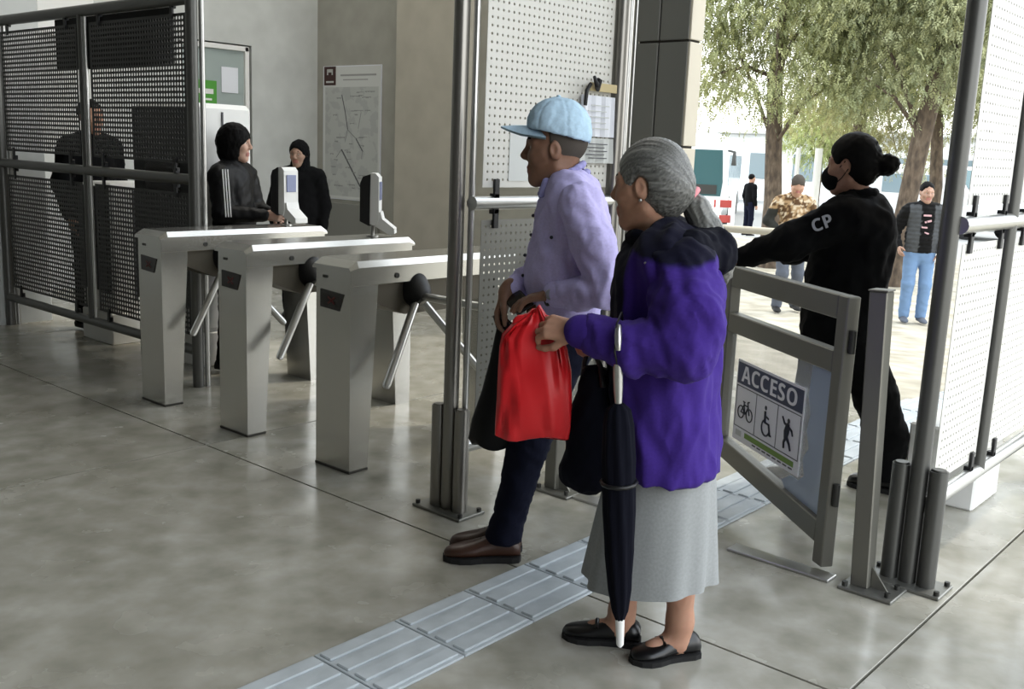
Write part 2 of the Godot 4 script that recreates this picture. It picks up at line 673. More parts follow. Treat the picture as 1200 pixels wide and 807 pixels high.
	M.black_leather = mat(Color(0.045, 0.045, 0.05), 0.32)
	M.red_plastic = mat(Color(0.80, 0.10, 0.13), 0.42)
	M.red_plastic.backlight_enabled = true
	M.red_plastic.backlight = Color(0.35, 0.05, 0.05)
	M.pink = mat(Color(0.85, 0.55, 0.58), 0.8)
	M.patch_grey = mat(Color(0.62, 0.63, 0.66), 0.6)
	M.chest_print = mat(Color(0.75, 0.60, 0.62), 0.7)
	var jk := cloth(Color(1, 1, 1), 13)
	jk.vertex_color_use_as_albedo = true
	M.jacket = jk
	M.tinted_cloth = jk


func shell() -> void:
	# floor of cast slabs with open joints between them
	var fl := Node3D.new()
	fl.name = "floor"
	add_child(fl)
	fl.set_meta("kind", "structure")
	fl.set_meta("label", "polished grey concrete floor slabs with saw-cut joints")
	fl.set_meta("category", "floor")
	var xs := [-13.6, -10.48, -7.3, -4.125, -0.935, 2.25]
	var zs := [6.0, 3.8, 0.63, -2.56, -5.75, -8.9]
	for i in 5:
		for j in 5:
			var x0: float = xs[i]
			var x1: float = xs[i + 1]
			var z0: float = zs[j]
			var z1: float = zs[j + 1]
			if j == 4:
				z1 = -6.2 if i > 2 else -7.6
			var mb := MB.new()
			mb.box(V((x0 + x1) / 2, -0.06, (z0 + z1) / 2), V(x1 - x0 - 0.009, 0.12, absf(z1 - z0) - 0.009), 0.001)
			part(fl, "slab", mb, M.floor)
	var bed := MB.new()
	bed.box(V(-5.675, -0.19, -0.08), V(15.85, 0.24, 12.14), 0.0)
	bed.box(V(-9.1, -0.19, -6.85), V(8.9, 0.24, 1.4), 0.0)
	part(fl, "joint_bed", bed, M.joint)

	var mb := MB.new()
	mb.box(V(-9.48, 3.05, 0.215), V(0.3, 6.3, 11.57), 0.0)
	mb.box(V(-9.48, 4.31, -6.0), V(0.3, 3.78, 0.86), 0.0)
	mb.box(V(-9.48, 3.05, -6.985), V(0.3, 6.3, 1.11), 0.0)
	struct("wall_left", mb, M.wall, "light grey painted side wall with a glazed door", "wall")
	mb = MB.new()
	mb.box(V(-7.0, 3.05, -7.42), V(4.7, 6.3, 0.24), 0.0)
	struct("wall_back", mb, M.wall_back, "beige-grey wall behind the tall route map", "wall")
	mb = MB.new()
	mb.box(V(-7.29, 3.05, -7.16), V(0.86, 6.3, 0.3), 0.01)
	struct("column_beige", mb, M.pillar, "broad beige column beside the route map", "column")
	mb = MB.new()
	mb.box(V(-4.0, 3.05, 6.1), V(11.4, 6.3, 0.25), 0.0)
	struct("wall_rear", mb, M.wall_dark, "station wall opposite the turnstiles", "wall")
	mb = MB.new()
	mb.box(V(2.0, 3.05, 3.05), V(0.25, 6.3, 6.0), 0.0)
	struct("added_wall_right", mb, M.wall_dark, "unseen wall added to block sky light from the near right", "wall")  # added out of view to keep sky light off the turnstile fronts
	mb = MB.new()
	mb.box(V(-3.8, 6.3, -0.3), V(11.6, 0.2, 13.0), 0.0)
	struct("ceiling", mb, M.ceiling, "grey station roof slab over the entrance", "ceiling")

	for e in [[-7.4, -5.4, "fill lamp above the route map"], [-5.8, -5.0, "fill lamp above the middle of the hall"], [-3.9, -4.6, "fill lamp above the clad column"]]:
		fill_lamp(V(e[0], 6.2, e[1]), e[2])

	# clad column at the end of the passage: sheets with open seams round a core
	var col := Node3D.new()
	col.name = "column_clad"
	add_child(col)
	col.set_meta("kind", "structure")
	col.set_meta("label", "dark grey clad column with a pale side face at passage end")
	col.set_meta("category", "column")
	col.position = V(-2.965, 0, -4.6)
	mb = MB.new()
	mb.box(V(0, 3.1, 0), V(0.30, 6.2, 0.10), 0.0)
	part(col, "core", mb, M.joint)
	var levels := [0.0, 0.75, 1.50, 2.03, 2.8, 3.6, 6.15]
	for k in 6:
		var h: float = levels[k + 1] - levels[k] - 0.012
		var y: float = (levels[k + 1] + levels[k]) / 2
		mb = MB.new()
		mb.box(V(-0.095, y, 0.055), V(0.135, h, 0.014), 0.003)
		part(col, "narrow_sheet", mb, M.cladding)
		mb = MB.new()
		mb.box(V(0.067, y, 0.055), V(0.172, h, 0.014), 0.003)
		part(col, "wide_sheet", mb, M.cladding)
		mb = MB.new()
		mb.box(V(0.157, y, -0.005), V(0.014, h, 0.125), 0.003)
		part(col, "lit_side_sheet", mb, M.cream, "cream side sheet with the light on it put into its colour")  # lighter than the front sheets to paint in the light here
	mb = MB.new()
	mb.box(V(-0.174, 3.1, 0.05), V(0.02, 6.2, 0.03), 0.004)
	part(col, "edge_trim", mb, M.stainless)

	# left end column
	mb = MB.new()
	mb.box(V(-8.02, 3.05, -3.3), V(0.5, 6.3, 0.4), 0.01)
	struct("column_grey", mb, M.wall, "plain grey column at the end of dark screen", "column")

	# glazed door in the left wall
	var d := Node3D.new()
	d.name = "door_1"
	add_child(d)
	d.set_meta("kind", "structure")
	d.set_meta("label", "glazed office door in white frame behind the turnstiles")
	d.set_meta("category", "door")
	d.position = V(-9.36, 0, -5.98)
	mb = MB.new()
	mb.bar(V(0, 0, 0.40), V(0, 2.40, 0.40), 0.05, 0.05, Vector3.RIGHT)
	mb.bar(V(0, 0, -0.40), V(0, 2.40, -0.40), 0.05, 0.05, Vector3.RIGHT)
	mb.bar(V(0, 2.38, -0.42), V(0, 2.38, 0.42), 0.05, 0.05, Vector3.RIGHT)
	mb.bar(V(0, 1.0, -0.40), V(0, 1.0, 0.40), 0.06, 0.04, Vector3.RIGHT)
	part(d, "door_frame", mb, M.white)
	mb = MB.new()
	mb.box(V(-0.01, 1.69, 0), V(0.008, 1.36, 0.76), 0.0)
	part(d, "pane", mb, M.door_glass)
	mb = MB.new()
	mb.box(V(-0.01, 0.5, 0), V(0.02, 0.98, 0.76), 0.0)
	part(d, "lower_panel", mb, M.white)
	mb = MB.new()
	mb.box(V(0.0, 1.90, 0.09), V(0.006, 0.26, 0.26), 0.001)
	var gs := part(d, "green_notice", mb, M.green_sign, "small green notice on the glass")
	mb = MB.new()
	mb.box(V(0.004, 1.92, 0.09), V(0.002, 0.05, 0.18), 0.0)
	part(gs, "white_line", mb, M.white)
	mb = MB.new()
	mb.box(V(0.004, 1.84, 0.09), V(0.002, 0.02, 0.14), 0.0)
	part(gs, "white_line", mb, M.white)
	mb = MB.new()
	mb.box(V(0.0, 2.05, -0.20), V(0.004, 0.26, 0.20), 0.001)
	part(d, "white_notice", mb, M.paper)
	# office behind the door
	mb = MB.new()
	mb.box(V(-11.2, 1.4, -6.0), V(0.1, 2.9, 3.0), 0.0)
	mb.box(V(-10.4, 1.4, -7.5), V(1.6, 2.9, 0.1), 0.0)
	mb.box(V(-10.4, 1.4, -4.5), V(1.6, 2.9, 0.1), 0.0)
	mb.box(V(-10.4, 2.85, -6.0), V(1.7, 0.1, 3.0), 0.0)
	struct("wall_office", mb, M.wall, "grey office walls behind the glazed door", "wall")


func fill_lamp(at: Vector3, label: String) -> void:  # lamp added out of view to brighten the hall
	var t := thing("fill_lamp", "added long white " + label, "lamp", at, 0.0, "fill lamps added under the station roof")
	var mb := MB.new()
	mb.box(V(0, -0.04, 0), V(0.30, 0.08, 2.4), 0.01)
	part(t, "housing", mb, M.off_white)
	mb = MB.new()
	mb.box(V(0, -0.085, 0), V(0.26, 0.012, 2.34), 0.002)
	part(t, "fill_diffuser", mb, M.fill_glow)
	var l := AreaLight3D.new()
	l.name = "fill_light"
	t.add_child(l)
	l.position = V(0, -0.10, 0)
	l.rotation_degrees = V(-90, 0, 0)
	l.area_size = Vector2(0.26, 2.34)
	l.area_normalize_energy = true
	l.light_color = Color(1.0, 0.98, 0.94)
	l.light_energy = FILL_ENERGY
	l.area_range = 30.0
	l.area_attenuation = 2.0
	l.shadow_enabled = true


func outdoors() -> void:
	# ramp and pavement falling away from the entrance
	var mb := MB.new()
	var prof := [[-6.2, -0.004], [-7.5, -0.10], [-11.0, -0.40], [-13.0, -0.44], [-24.0, -0.55]]
	for i in prof.size() - 1:
		var z0: float = prof[i][0]
		var z1: float = prof[i + 1][0]
		mb.quad(V(-60, prof[i][1], z0), V(45, prof[i][1], z0), V(45, prof[i + 1][1], z1), V(-60, prof[i + 1][1], z1), V(0, 1, -0.05).normalized())
	mb.quad(V(2.25, -0.03, 40), V(60, -0.03, 40), V(60, -0.03, -6.2), V(2.25, -0.03, -6.2), Vector3.UP)
	struct("ground_pavement", mb, M.pavement, "pale sunlit pavement sloping away outside", "pavement")
	mb = MB.new()
	mb.box(V(-8, -0.75, -52), V(110, 0.2, 56), 0.0)
	struct("road", mb, M.asphalt, "grey road where the buses stand", "road")


var sheets := {}


func perforated(w: float, h: float, pitch := 0.03, r := 0.0066) -> ArrayMesh:
	# sheet metal with round holes punched right through, lower left corner at the origin
	var key := "%.3f/%.3f/%.4f" % [w, h, r]
	if sheets.has(key):
		return sheets[key]
	var mb := MB.new()
	var t := 0.0012
	var nx := int((w - 0.02) / pitch)
	var ny := int((h - 0.02) / pitch)
	var x0 := (w - nx * pitch) / 2
	var y0 := (h - ny * pitch) / 2
	for f in [1.0, -1.0]:
		var nn := V(0, 0, f)
		var z: float = t * f
		mb.quad(V(0, 0, z), V(w, 0, z), V(w, y0, z), V(0, y0, z), nn)
		mb.quad(V(0, h - y0, z), V(w, h - y0, z), V(w, h, z), V(0, h, z), nn)
		mb.quad(V(0, y0, z), V(x0, y0, z), V(x0, h - y0, z), V(0, h - y0, z), nn)
		mb.quad(V(w - x0, y0, z), V(w, y0, z), V(w, h - y0, z), V(w - x0, h - y0, z), nn)
	mb.quad(V(0, 0, -t), V(w, 0, -t), V(w, 0, t), V(0, 0, t), Vector3.DOWN)
	mb.quad(V(0, h, -t), V(w, h, -t), V(w, h, t), V(0, h, t), Vector3.UP)
	mb.quad(V(0, 0, -t), V(0, h, -t), V(0, h, t), V(0, 0, t), Vector3.LEFT)
	mb.quad(V(w, 0, -t), V(w, h, -t), V(w, h, t), V(w, 0, t), Vector3.RIGHT)
	# one punched cell, then copies
	var cell := MB.new()
	var o8 := []
	for k in 8:
		var a := TAU * (k + 0.5) / 8
		o8.append(Vector2(cos(a), sin(a)) * r)
	var cn := [Vector2(1, 1), Vector2(-1, 1), Vector2(-1, -1), Vector2(1, -1)]
	var hp := pitch / 2
	for f in [1.0, -1.0]:
		var z: float = t * f
		var nn := V(0, 0, f)
		for q in 4:
			var c0: Vector2 = cn[q] * hp
			var c1: Vector2 = cn[(q + 1) % 4] * hp
			var a0: Vector2 = o8[q * 2]
			var a1: Vector2 = o8[q * 2 + 1]
			var a2: Vector2 = o8[(q * 2 + 2) % 8]
			cell.tri(V(c0.x, c0.y, z), V(a0.x, a0.y, z), V(a1.x, a1.y, z), nn)
			cell.quad(V(c0.x, c0.y, z), V(a1.x, a1.y, z), V(a2.x, a2.y, z), V(c1.x, c1.y, z), nn)
	for k in 8:
		var a: Vector2 = o8[k]
		var b: Vector2 = o8[(k + 1) % 8]
		var m := (a + b) * -1.0
		cell.quad(V(a.x, a.y, -t), V(b.x, b.y, -t), V(b.x, b.y, t), V(a.x, a.y, t), V(m.x, m.y, 0).normalized())
	for j in ny:
		for i in nx:
			var off := V(x0 + (i + 0.5) * pitch, y0 + (j + 0.5) * pitch, 0)
			for p in cell.v:
				mb.v.push_back(p + off)
			mb.n.append_array(cell.n)
	sheets[key] = mb.mesh()
	return sheets[key]


func clip(parent: Node, at: Vector3, dir: float, along: Vector3, m: Material) -> void:
	# a small bracket that holds a sheet to its rail; dir +1 sheet above, -1 sheet below
	var mb := MB.new()
	var out := along.cross(Vector3.UP)
	mb.box(at + V(0, 0.045 * dir, 0) + out * 0.008, Vector3(0.028, 0.075, 0.012) if absf(along.x) > 0.5 else Vector3(0.012, 0.075, 0.028), 0.002)
	mb.box(at + V(0, 0.012 * dir, 0), Vector3(0.028, 0.03, 0.03), 0.002)
	part(parent, "clip", mb, m)


func post_foot(parent: Node, at: Vector3, top: float, m: Material) -> void:
	# tall round post between two short stub tubes on a base plate
	var mb := MB.new()
	mb.cyl(at + V(0, 0.012, 0), at + V(0, top, 0), 0.031, 20)
	part(parent, "post", mb, m)
	for s in [-1, 1]:
		mb = MB.new()
		mb.cyl(at + V(0.064 * s, 0.012, 0), at + V(0.064 * s, 0.43, 0), 0.031, 20)
		mb.tube([at + V(0.064 * s, 0.43, 0), at + V(0.064 * s, 0.436, 0)], [0.029, 0.022], 20)
		part(parent, "stub_tube", mb, m)
	mb = MB.new()
	mb.box(at + V(0, 0.006, 0), V(0.27, 0.012, 0.15), 0.003)
	var pl := part(parent, "base_plate", mb, M.plate)
	for sx in [-1, 1]:
		for sz in [-1, 1]:
			mb = MB.new()
			mb.cyl(at + V(0.12 * sx, 0.012, 0.055 * sz), at + V(0.12 * sx, 0.026, 0.055 * sz), 0.010, 6)
			part(pl, "bolt", mb, M.bolt)


func rail(parent: Node, a: Vector3, b: Vector3, r: float, m: Material) -> void:
	var mb := MB.new()
	mb.cyl(a, b, r, 16)
	part(parent, "rail", mb, m)


func left_screen() -> void:
	var t := thing("perforated_screen", "dark perforated metal screen in tube frame left of the turnstiles", "screen", V(-5.168, 0, -3.17))
	var L := -2.575
	var mid := -1.275
	var mb: MB
	for x in [0.0, L]:
		mb = MB.new()
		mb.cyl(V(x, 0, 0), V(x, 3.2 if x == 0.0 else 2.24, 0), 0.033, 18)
		part(t, "post", mb, M.shaded_frame)
		mb = MB.new()
		mb.cyl(V(x + 0.018, 0, -0.052), V(x + 0.018, 3.2 if x == 0.0 else 2.24, -0.052), 0.015, 12)
		part(t, "edge_tube", mb, M.stainless)
	mb = MB.new()
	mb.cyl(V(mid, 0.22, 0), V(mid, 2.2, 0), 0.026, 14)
	part(t, "mullion", mb, M.shaded_frame)
	mb = MB.new()
	mb.cyl(V(mid + 0.045, 0.24, 0), V(mid + 0.045, 2.17, 0), 0.012, 10)
	part(t, "edge_tube", mb, M.stainless)
	for y in [[2.205, 0.036], [1.21, 0.032], [0.215, 0.03]]:
		rail(t, V(L, y[0], 0.0), V(0, y[0], 0.0), y[1], M.shaded_frame)
	for row in [[0.30, 0.83], [1.30, 0.83]]:
		for cx in [[L + 0.09, 1.14], [mid + 0.10, 1.12]]:
			var p := part(t, "perforated_sheet", perforated(cx[1], row[1], 0.03, 0.0105), M.shaded_sheet)
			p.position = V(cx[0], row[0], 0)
			for fx in [0.12, 0.88]:
				clip(t, V(cx[0] + cx[1] * fx, row[0] - 0.055, 0), 1.0, Vector3.RIGHT, M.black)
				clip(t, V(cx[0] + cx[1] * fx, row[0] + row[1] + 0.055, 0), -1.0, Vector3.RIGHT, M.black)


func middle_screen() -> void:
	var t := thing("perforated_screen", "pale perforated screen behind the man with sheets of paper tied on", "screen", V(-2.71, 0, -2.79))
	post_foot(t, V(0, 0, 0), 3.4, M.tube)
	var mb := MB.new()
	mb.cyl(V(0.045, 0.012, -0.035), V(0.045, 3.4, -0.035), 0.013, 12)
	part(t, "edge_tube", mb, M.stainless)
	mb = MB.new()
	mb.cyl(V(0.08, 0.0, -0.91), V(0.08, 3.4, -0.91), 0.034, 18)
	part(t, "post", mb, M.tube)
	mb = MB.new()
	mb.cyl(V(0.085, 0.0, -0.965), V(0.085, 3.4, -0.965), 0.013, 12)
	part(t, "edge_tube", mb, M.stainless)
	for y in [[3.0, 0.03], [1.245, 0.027], [0.28, 0.024]]:
		rail(t, V(0.07, y[0], -0.01), V(0.08, y[0], -0.91), y[1], M.stainless)
	for row in [[0.35, 0.83, M.galvanised], [1.305, 1.62, M.sheet_white]]:
		var p := part(t, "perforated_sheet", perforated(0.80, row[1], 0.03, 0.0056), row[2])
		p.position = V(0.075, row[0], -0.06)
		p.rotation.y = PI / 2
		for fz in [0.09, 0.9]:
			clip(t, V(0.075, row[0] - 0.05, -0.06 - 0.8 * fz), 1.0, Vector3.FORWARD, M.black)
			clip(t, V(0.075, row[0] + row[1] + 0.05, -0.06 - 0.8 * fz), -1.0, Vector3.FORWARD, M.black)
	# pale sticker residue sheet
	mb = MB.new()
	mb.box(V(0.078, 1.44, -0.30), V(0.003, 0.22, 0.19), 0.0)
	part(t, "sticker", mb, M.paper_grey, "plain pale sticker beside the man's face")

	var top := 1.69
	var g := "sheets of paper tied to the screen"
	for k in 2:
		var h: float = [0.17, 0.105][k]
		var n := thing("notice_sheet", ["upper white paper sheet tied to the pale perforated screen", "lower crumpled paper sheet under another on the pale screen"][k], "paper", V(-2.618, top - h, -3.54), 0.0, g)
		mb = MB.new()
		var cols := 10
		for i in cols:
			var z0 := -0.12 + 0.24 * i / cols
			var z1 := -0.12 + 0.24 * (i + 1) / cols
			var d0 := 0.006 * sin(i * 1.9 + k) + 0.006
			var d1 := 0.006 * sin((i + 1) * 1.9 + k) + 0.006
			mb.quad(V(d0, 0, -z0), V(d1, 0, -z1), V(d1 * 0.4, h, -z1), V(d0 * 0.4, h, -z0), V(1, 0, (d1 - d0) / 0.024).normalized())
			mb.quad(V(d0 - 0.001, 0, -z0), V(d1 - 0.001, 0, -z1), V(d1 * 0.4 - 0.001, h, -z1), V(d0 * 0.4 - 0.001, h, -z0), V(-1, 0, 0))
		part(n, "sheet", mb, M.paper if k == 0 else M.paper_grey)
		mb = MB.new()
		for i in 5:
			mb.box(V(0.014, h * (0.2 + 0.14 * i), 0.02 * (i % 2)), V(0.002, 0.004, 0.13), 0.0)
		part(n, "print", mb, M.paper_grey if k == 0 else M.ink)
		top -= h + 0.006
	var n2 := thing("cardboard_strip", "strip of brown cardboard above the tied paper sheets", "cardboard", V(-2.608, 1.705, -3.56))
	mb = MB.new()
	mb.box(V(0, 0.02, 0), V(0.006, 0.035, 0.19), 0.001)
	part(n2, "strip", mb, M.card)
	mb = MB.new()
	mb.tube([V(0.006, 0.05, 0.05), V(0.03, 0.045, 0.07), V(0.012, 0.01, 0.06), V(0.03, 0.03, 0.09), V(0.008, 0.06, 0.08)], [0.009, 0.012, 0.012, 0.011, 0.007], 8)
	part(n2, "cord_knot", mb, M.black)
	mb = MB.new()
	mb.tube([V(0.006, 0.03, 0.10), V(0.010, 0.0, 0.13), V(0.010, -0.06, 0.135)], [0.008, 0.009, 0.008], 8)
	part(n2, "cord_end", mb, M.black)


func right_screen() -> void:
	var t := thing("perforated_screen", "bright white perforated screen along the right of the passage", "screen", V(-1.09, 0, -3.46))
	post_foot(t, V(0, 0, 0), 3.4, M.shaded_frame)
	var mb := MB.new()
	var x := 0.03
	for z in [-0.575, -1.55]:
		mb = MB.new()
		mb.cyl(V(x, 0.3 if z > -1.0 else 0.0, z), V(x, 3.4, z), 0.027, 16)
		part(t, "mullion", mb, M.shaded_frame)
	for y in [[3.05, 0.03], [1.265, 0.03], [0.30, 0.028]]:
		rail(t, V(x, y[0], 0.0), V(x, y[0], -1.55), y[1], M.stainless)
	for row in [[0.365, 0.835], [1.33, 1.66]]:
		for cz in [[-0.055, 0.47], [-0.64, 0.86]]:
			var p := part(t, "perforated_sheet", perforated(cz[1], row[1], 0.03, 0.0052), M.sheet_white)
			p.position = V(x, row[0], cz[0])
			p.rotation.y = PI / 2
			for fz in [0.12, 0.86]:
				clip(t, V(x, row[0] - 0.05, cz[0] - cz[1] * fz), 1.0, Vector3.FORWARD, M.black)
				clip(t, V(x, row[0] + row[1] + 0.05, cz[0] - cz[1] * fz), -1.0, Vector3.FORWARD, M.black)
	mb = MB.new()
	mb.box(V(0, 0.17, 0), V(0.30, 0.34, 0.36), 0.008)
	var b := single("white_plinth", mb, M.white, "white low plinth behind the bright right-hand screen", "plinth")
	b.position = V(-1.31, 0.0, -4.60)
	t = thing("dark_post", "dark grey post standing at the far end of right-hand screen", "post", V(-0.97, 0, -5.25))
	mb = MB.new()
	mb.box(V(0, 1.6, 0), V(0.12, 3.2, 0.12), 0.006)
	part(t, "shaft", mb, M.shaded_frame)
	mb = MB.new()
	mb.box(V(0, 0.01, 0), V(0.26, 0.02, 0.24), 0.004)
	part(t, "base_plate", mb, M.bolt)


func turnstile(k: int) -> void:
	var cx: float = [-4.988, -4.215, -3.44][k]
	var lab: String = ["stainless turnstile nearest the dark screen, farthest from the gate", "middle one of three stainless tripod turnstiles", "stainless turnstile closest to the man and the gate"][k]
	var t := thing("turnstile", lab, "turnstile", V(cx, 0, -2.78), 0.0, "row of three turnstiles")
	var side := Basis(V(0, 0, 1), V(0, 1, 0), V(1, 0, 0))
	var mb := MB.new()
	mb.prism(PackedVector2Array([Vector2(0, 0), Vector2(-0.105, 0), Vector2(-0.158, 0.86), Vector2(0.0, 0.86)]), 0.236, Transform3D(side, V(-0.118, 0, 0)))
	var near := part(t, "pedestal", mb, M.steel)
	mb = MB.new()
	mb.box(V(0, 0.006, -0.052), V(0.242, 0.012, 0.112), 0.002)
	part(near, "foot_seam", mb, M.joint)
	mb = MB.new()
	mb.prism(PackedVector2Array([Vector2(-0.985, 0), Vector2(-1.09, 0), Vector2(-1.09, 0.86), Vector2(-0.932, 0.86)]), 0.236, Transform3D(side, V(-0.118, 0, 0)))
	part(t, "pedestal", mb, M.steel)
	# side box under the lid
	mb = MB.new()
	mb.box(V(0, 0.875, -0.545), V(0.242, 0.065, 1.088), 0.003)
	part(t, "side_box", mb, M.steel)
	# lid with sloping shoulders and a bevelled front
	mb = MB.new()
	var secs := [[0.012, 0.925, 0.905], [-0.035, 0.952, 0.905], [-1.06, 0.952, 0.905], [-1.10, 0.925, 0.905]]
	var ring := []
	for s in secs:
		ring.append([V(-0.130, s[2], s[0]), V(-0.130, s[2] + (s[1] - s[2]) * 0.4, s[0]), V(-0.118, s[1], s[0]), V(0.118, s[1], s[0]), V(0.130, s[2] + (s[1] - s[2]) * 0.4, s[0]), V(0.130, s[2], s[0])])
	for i in 3:
		for e in 6:
			var a: Vector3 = ring[i][e]
			var b: Vector3 = ring[i][(e + 1) % 6]
			var c: Vector3 = ring[i + 1][(e + 1) % 6]
			var d: Vector3 = ring[i + 1][e]
			var nn := (b - a).cross(d - a).normalized()
			if nn.dot((a + c) * 0.5 - V(0, 0.92, (a.z + c.z) * 0.5)) < 0:
				nn = -nn
			mb.quad(a, b, c, d, nn)
	for e in [0, 3]:
		for q in range(1, 5):
			mb.tri(ring[e][0], ring[e][q], ring[e][q + 1], V(0, 0, 1 if e == 0 else -1))
	part(t, "lid", mb, M.steel)
	# mechanism housing and tripod
	mb = MB.new()
	mb.prism(PackedVector2Array([Vector2(-0.155, 0.85), Vector2(-0.935, 0.85), Vector2(-0.90, 0.74), Vector2(-0.66, 0.69), Vector2(-0.34, 0.69), Vector2(-0.155, 0.76)]), 0.19, Transform3D(side, V(-0.095, 0, 0)))
	part(t, "mechanism_housing", mb, M.housing)
	var hub := V(0.098, 0.795, -0.40)
	var ax := V(0.7071, -0.7071, 0)
	mb = MB.new()
	mb.tube([hub - ax * 0.07, hub - ax * 0.03, hub + ax * 0.02, hub + ax * 0.048, hub + ax * 0.062, hub + ax * 0.066], [0.074, 0.076, 0.072, 0.060, 0.042, 0.03], 32)
	var hb := part(t, "hub", mb, M.black, "glossy black tripod hub")
	mb = MB.new()
	mb.tube([hub + ax * 0.064, hub + ax * 0.074], [0.022, 0.016], 14)
	part(hb, "hub_cap", mb, M.stainless)
	for dv in [V(0.25, -0.75, 0.612), V(0.25, -0.75, -0.612), V(1, 0, 0)]:
		mb = MB.new()
		var s0: Vector3 = hub + ax * 0.03 + dv * 0.045
		mb.tube([s0, s0 + dv * 0.43, s0 + dv * 0.442, s0 + dv * 0.447], [0.019, 0.019, 0.016, 0.008], 16)
		part(t, "arm", mb, M.stainless)
	# dark reader window with red mark, small plate and lock
	mb = MB.new()
	mb.prism(PackedVector2Array([Vector2(-0.085, 0.815), Vector2(0.075, 0.805), Vector2(0.045, 0.728), Vector2(-0.085, 0.735)]), 0.004, Transform3D(Basis.IDENTITY, V(0, 0, 0.0)))
	var rd := part(t, "reader_window", mb, M.reader_dark, "dark slanted reader window")
	mb = MB.new()
	mb.bar(V(-0.03, 0.785, 0.005), V(0.015, 0.755, 0.005), 0.008, 0.002, Vector3.UP, 0.0)
	mb.bar(V(-0.03, 0.755, 0.005), V(0.015, 0.785, 0.005), 0.008, 0.002, Vector3.UP, 0.0)
	part(rd, "red_cross", mb, M.red_led)
	mb = MB.new()
	mb.box(V(-0.055, 0.872, 0.0), V(0.03, 0.012, 0.006), 0.001)
	part(t, "name_plate", mb, M.bolt)
	mb = MB.new()
	mb.cyl(V(0.119, 0.877, -0.265), V(0.126, 0.877, -0.265), 0.012, 14)
	part(t, "lock", mb, M.bolt)


func card_validators() -> void:
	for k in 2:
		var x: float = [-5.0, -4.217][k]
		var z := -3.68
		var turn: float = [0.15, 0.70][k]
		var t := thing("card_validator", ["white card validator with lit display by the seated-height girls, far turnstile", "white card validator with black back on the middle turnstile"][k], "card reader", V(x, 0.952, z), turn, "validators on poles")
		if k == 0:
			t.set_meta("label", "white card validator with small display in front of woman in black")
		var mb := MB.new()
		mb.cyl(V(0, 0, 0), V(0, 0.13, 0), 0.011, 12)
		mb.cyl(V(0, 0, 0), V(0, 0.006, 0), 0.035, 16)
		part(t, "pole", mb, M.stainless)
		# the front looks along local +x
		mb = MB.new()
		mb.prism(PackedVector2Array([Vector2(-0.06, 0.085), Vector2(-0.008, 0.06), Vector2(-0.004, 0.34), Vector2(-0.045, 0.325), Vector2(-0.06, 0.29)]), 0.135, Transform3D(Basis.IDENTITY, V(0, 0, -0.0675)))
		part(t, "back_shell", mb, M.black, "black rear shell")
		mb = MB.new()
		mb.prism(PackedVector2Array([Vector2(-0.006, 0.07), Vector2(0.03, 0.062), Vector2(0.042, 0.10), Vector2(0.040, 0.325), Vector2(0.020, 0.345), Vector2(-0.006, 0.345)]), 0.115, Transform3D(Basis.IDENTITY, V(0, 0, -0.0575)))
		var b := part(t, "body", mb, M.white)
		mb = MB.new()
		mb.box(V(0.043, 0.25, 0), V(0.006, 0.10, 0.078), 0.002)
		var dp := part(b, "display", mb, M.screen_blue, "pale blue display")
		mb = MB.new()
		mb.prism(PackedVector2Array([Vector2(0.02, 0.115), Vector2(0.02, 0.06), Vector2(0.105, 0.012), Vector2(0.128, 0.022), Vector2(0.126, 0.05), Vector2(0.06, 0.10), Vector2(0.05, 0.14)]), 0.10, Transform3D(Basis.IDENTITY, V(0, 0, -0.05)))
		part(t, "card_cradle", mb, M.white)


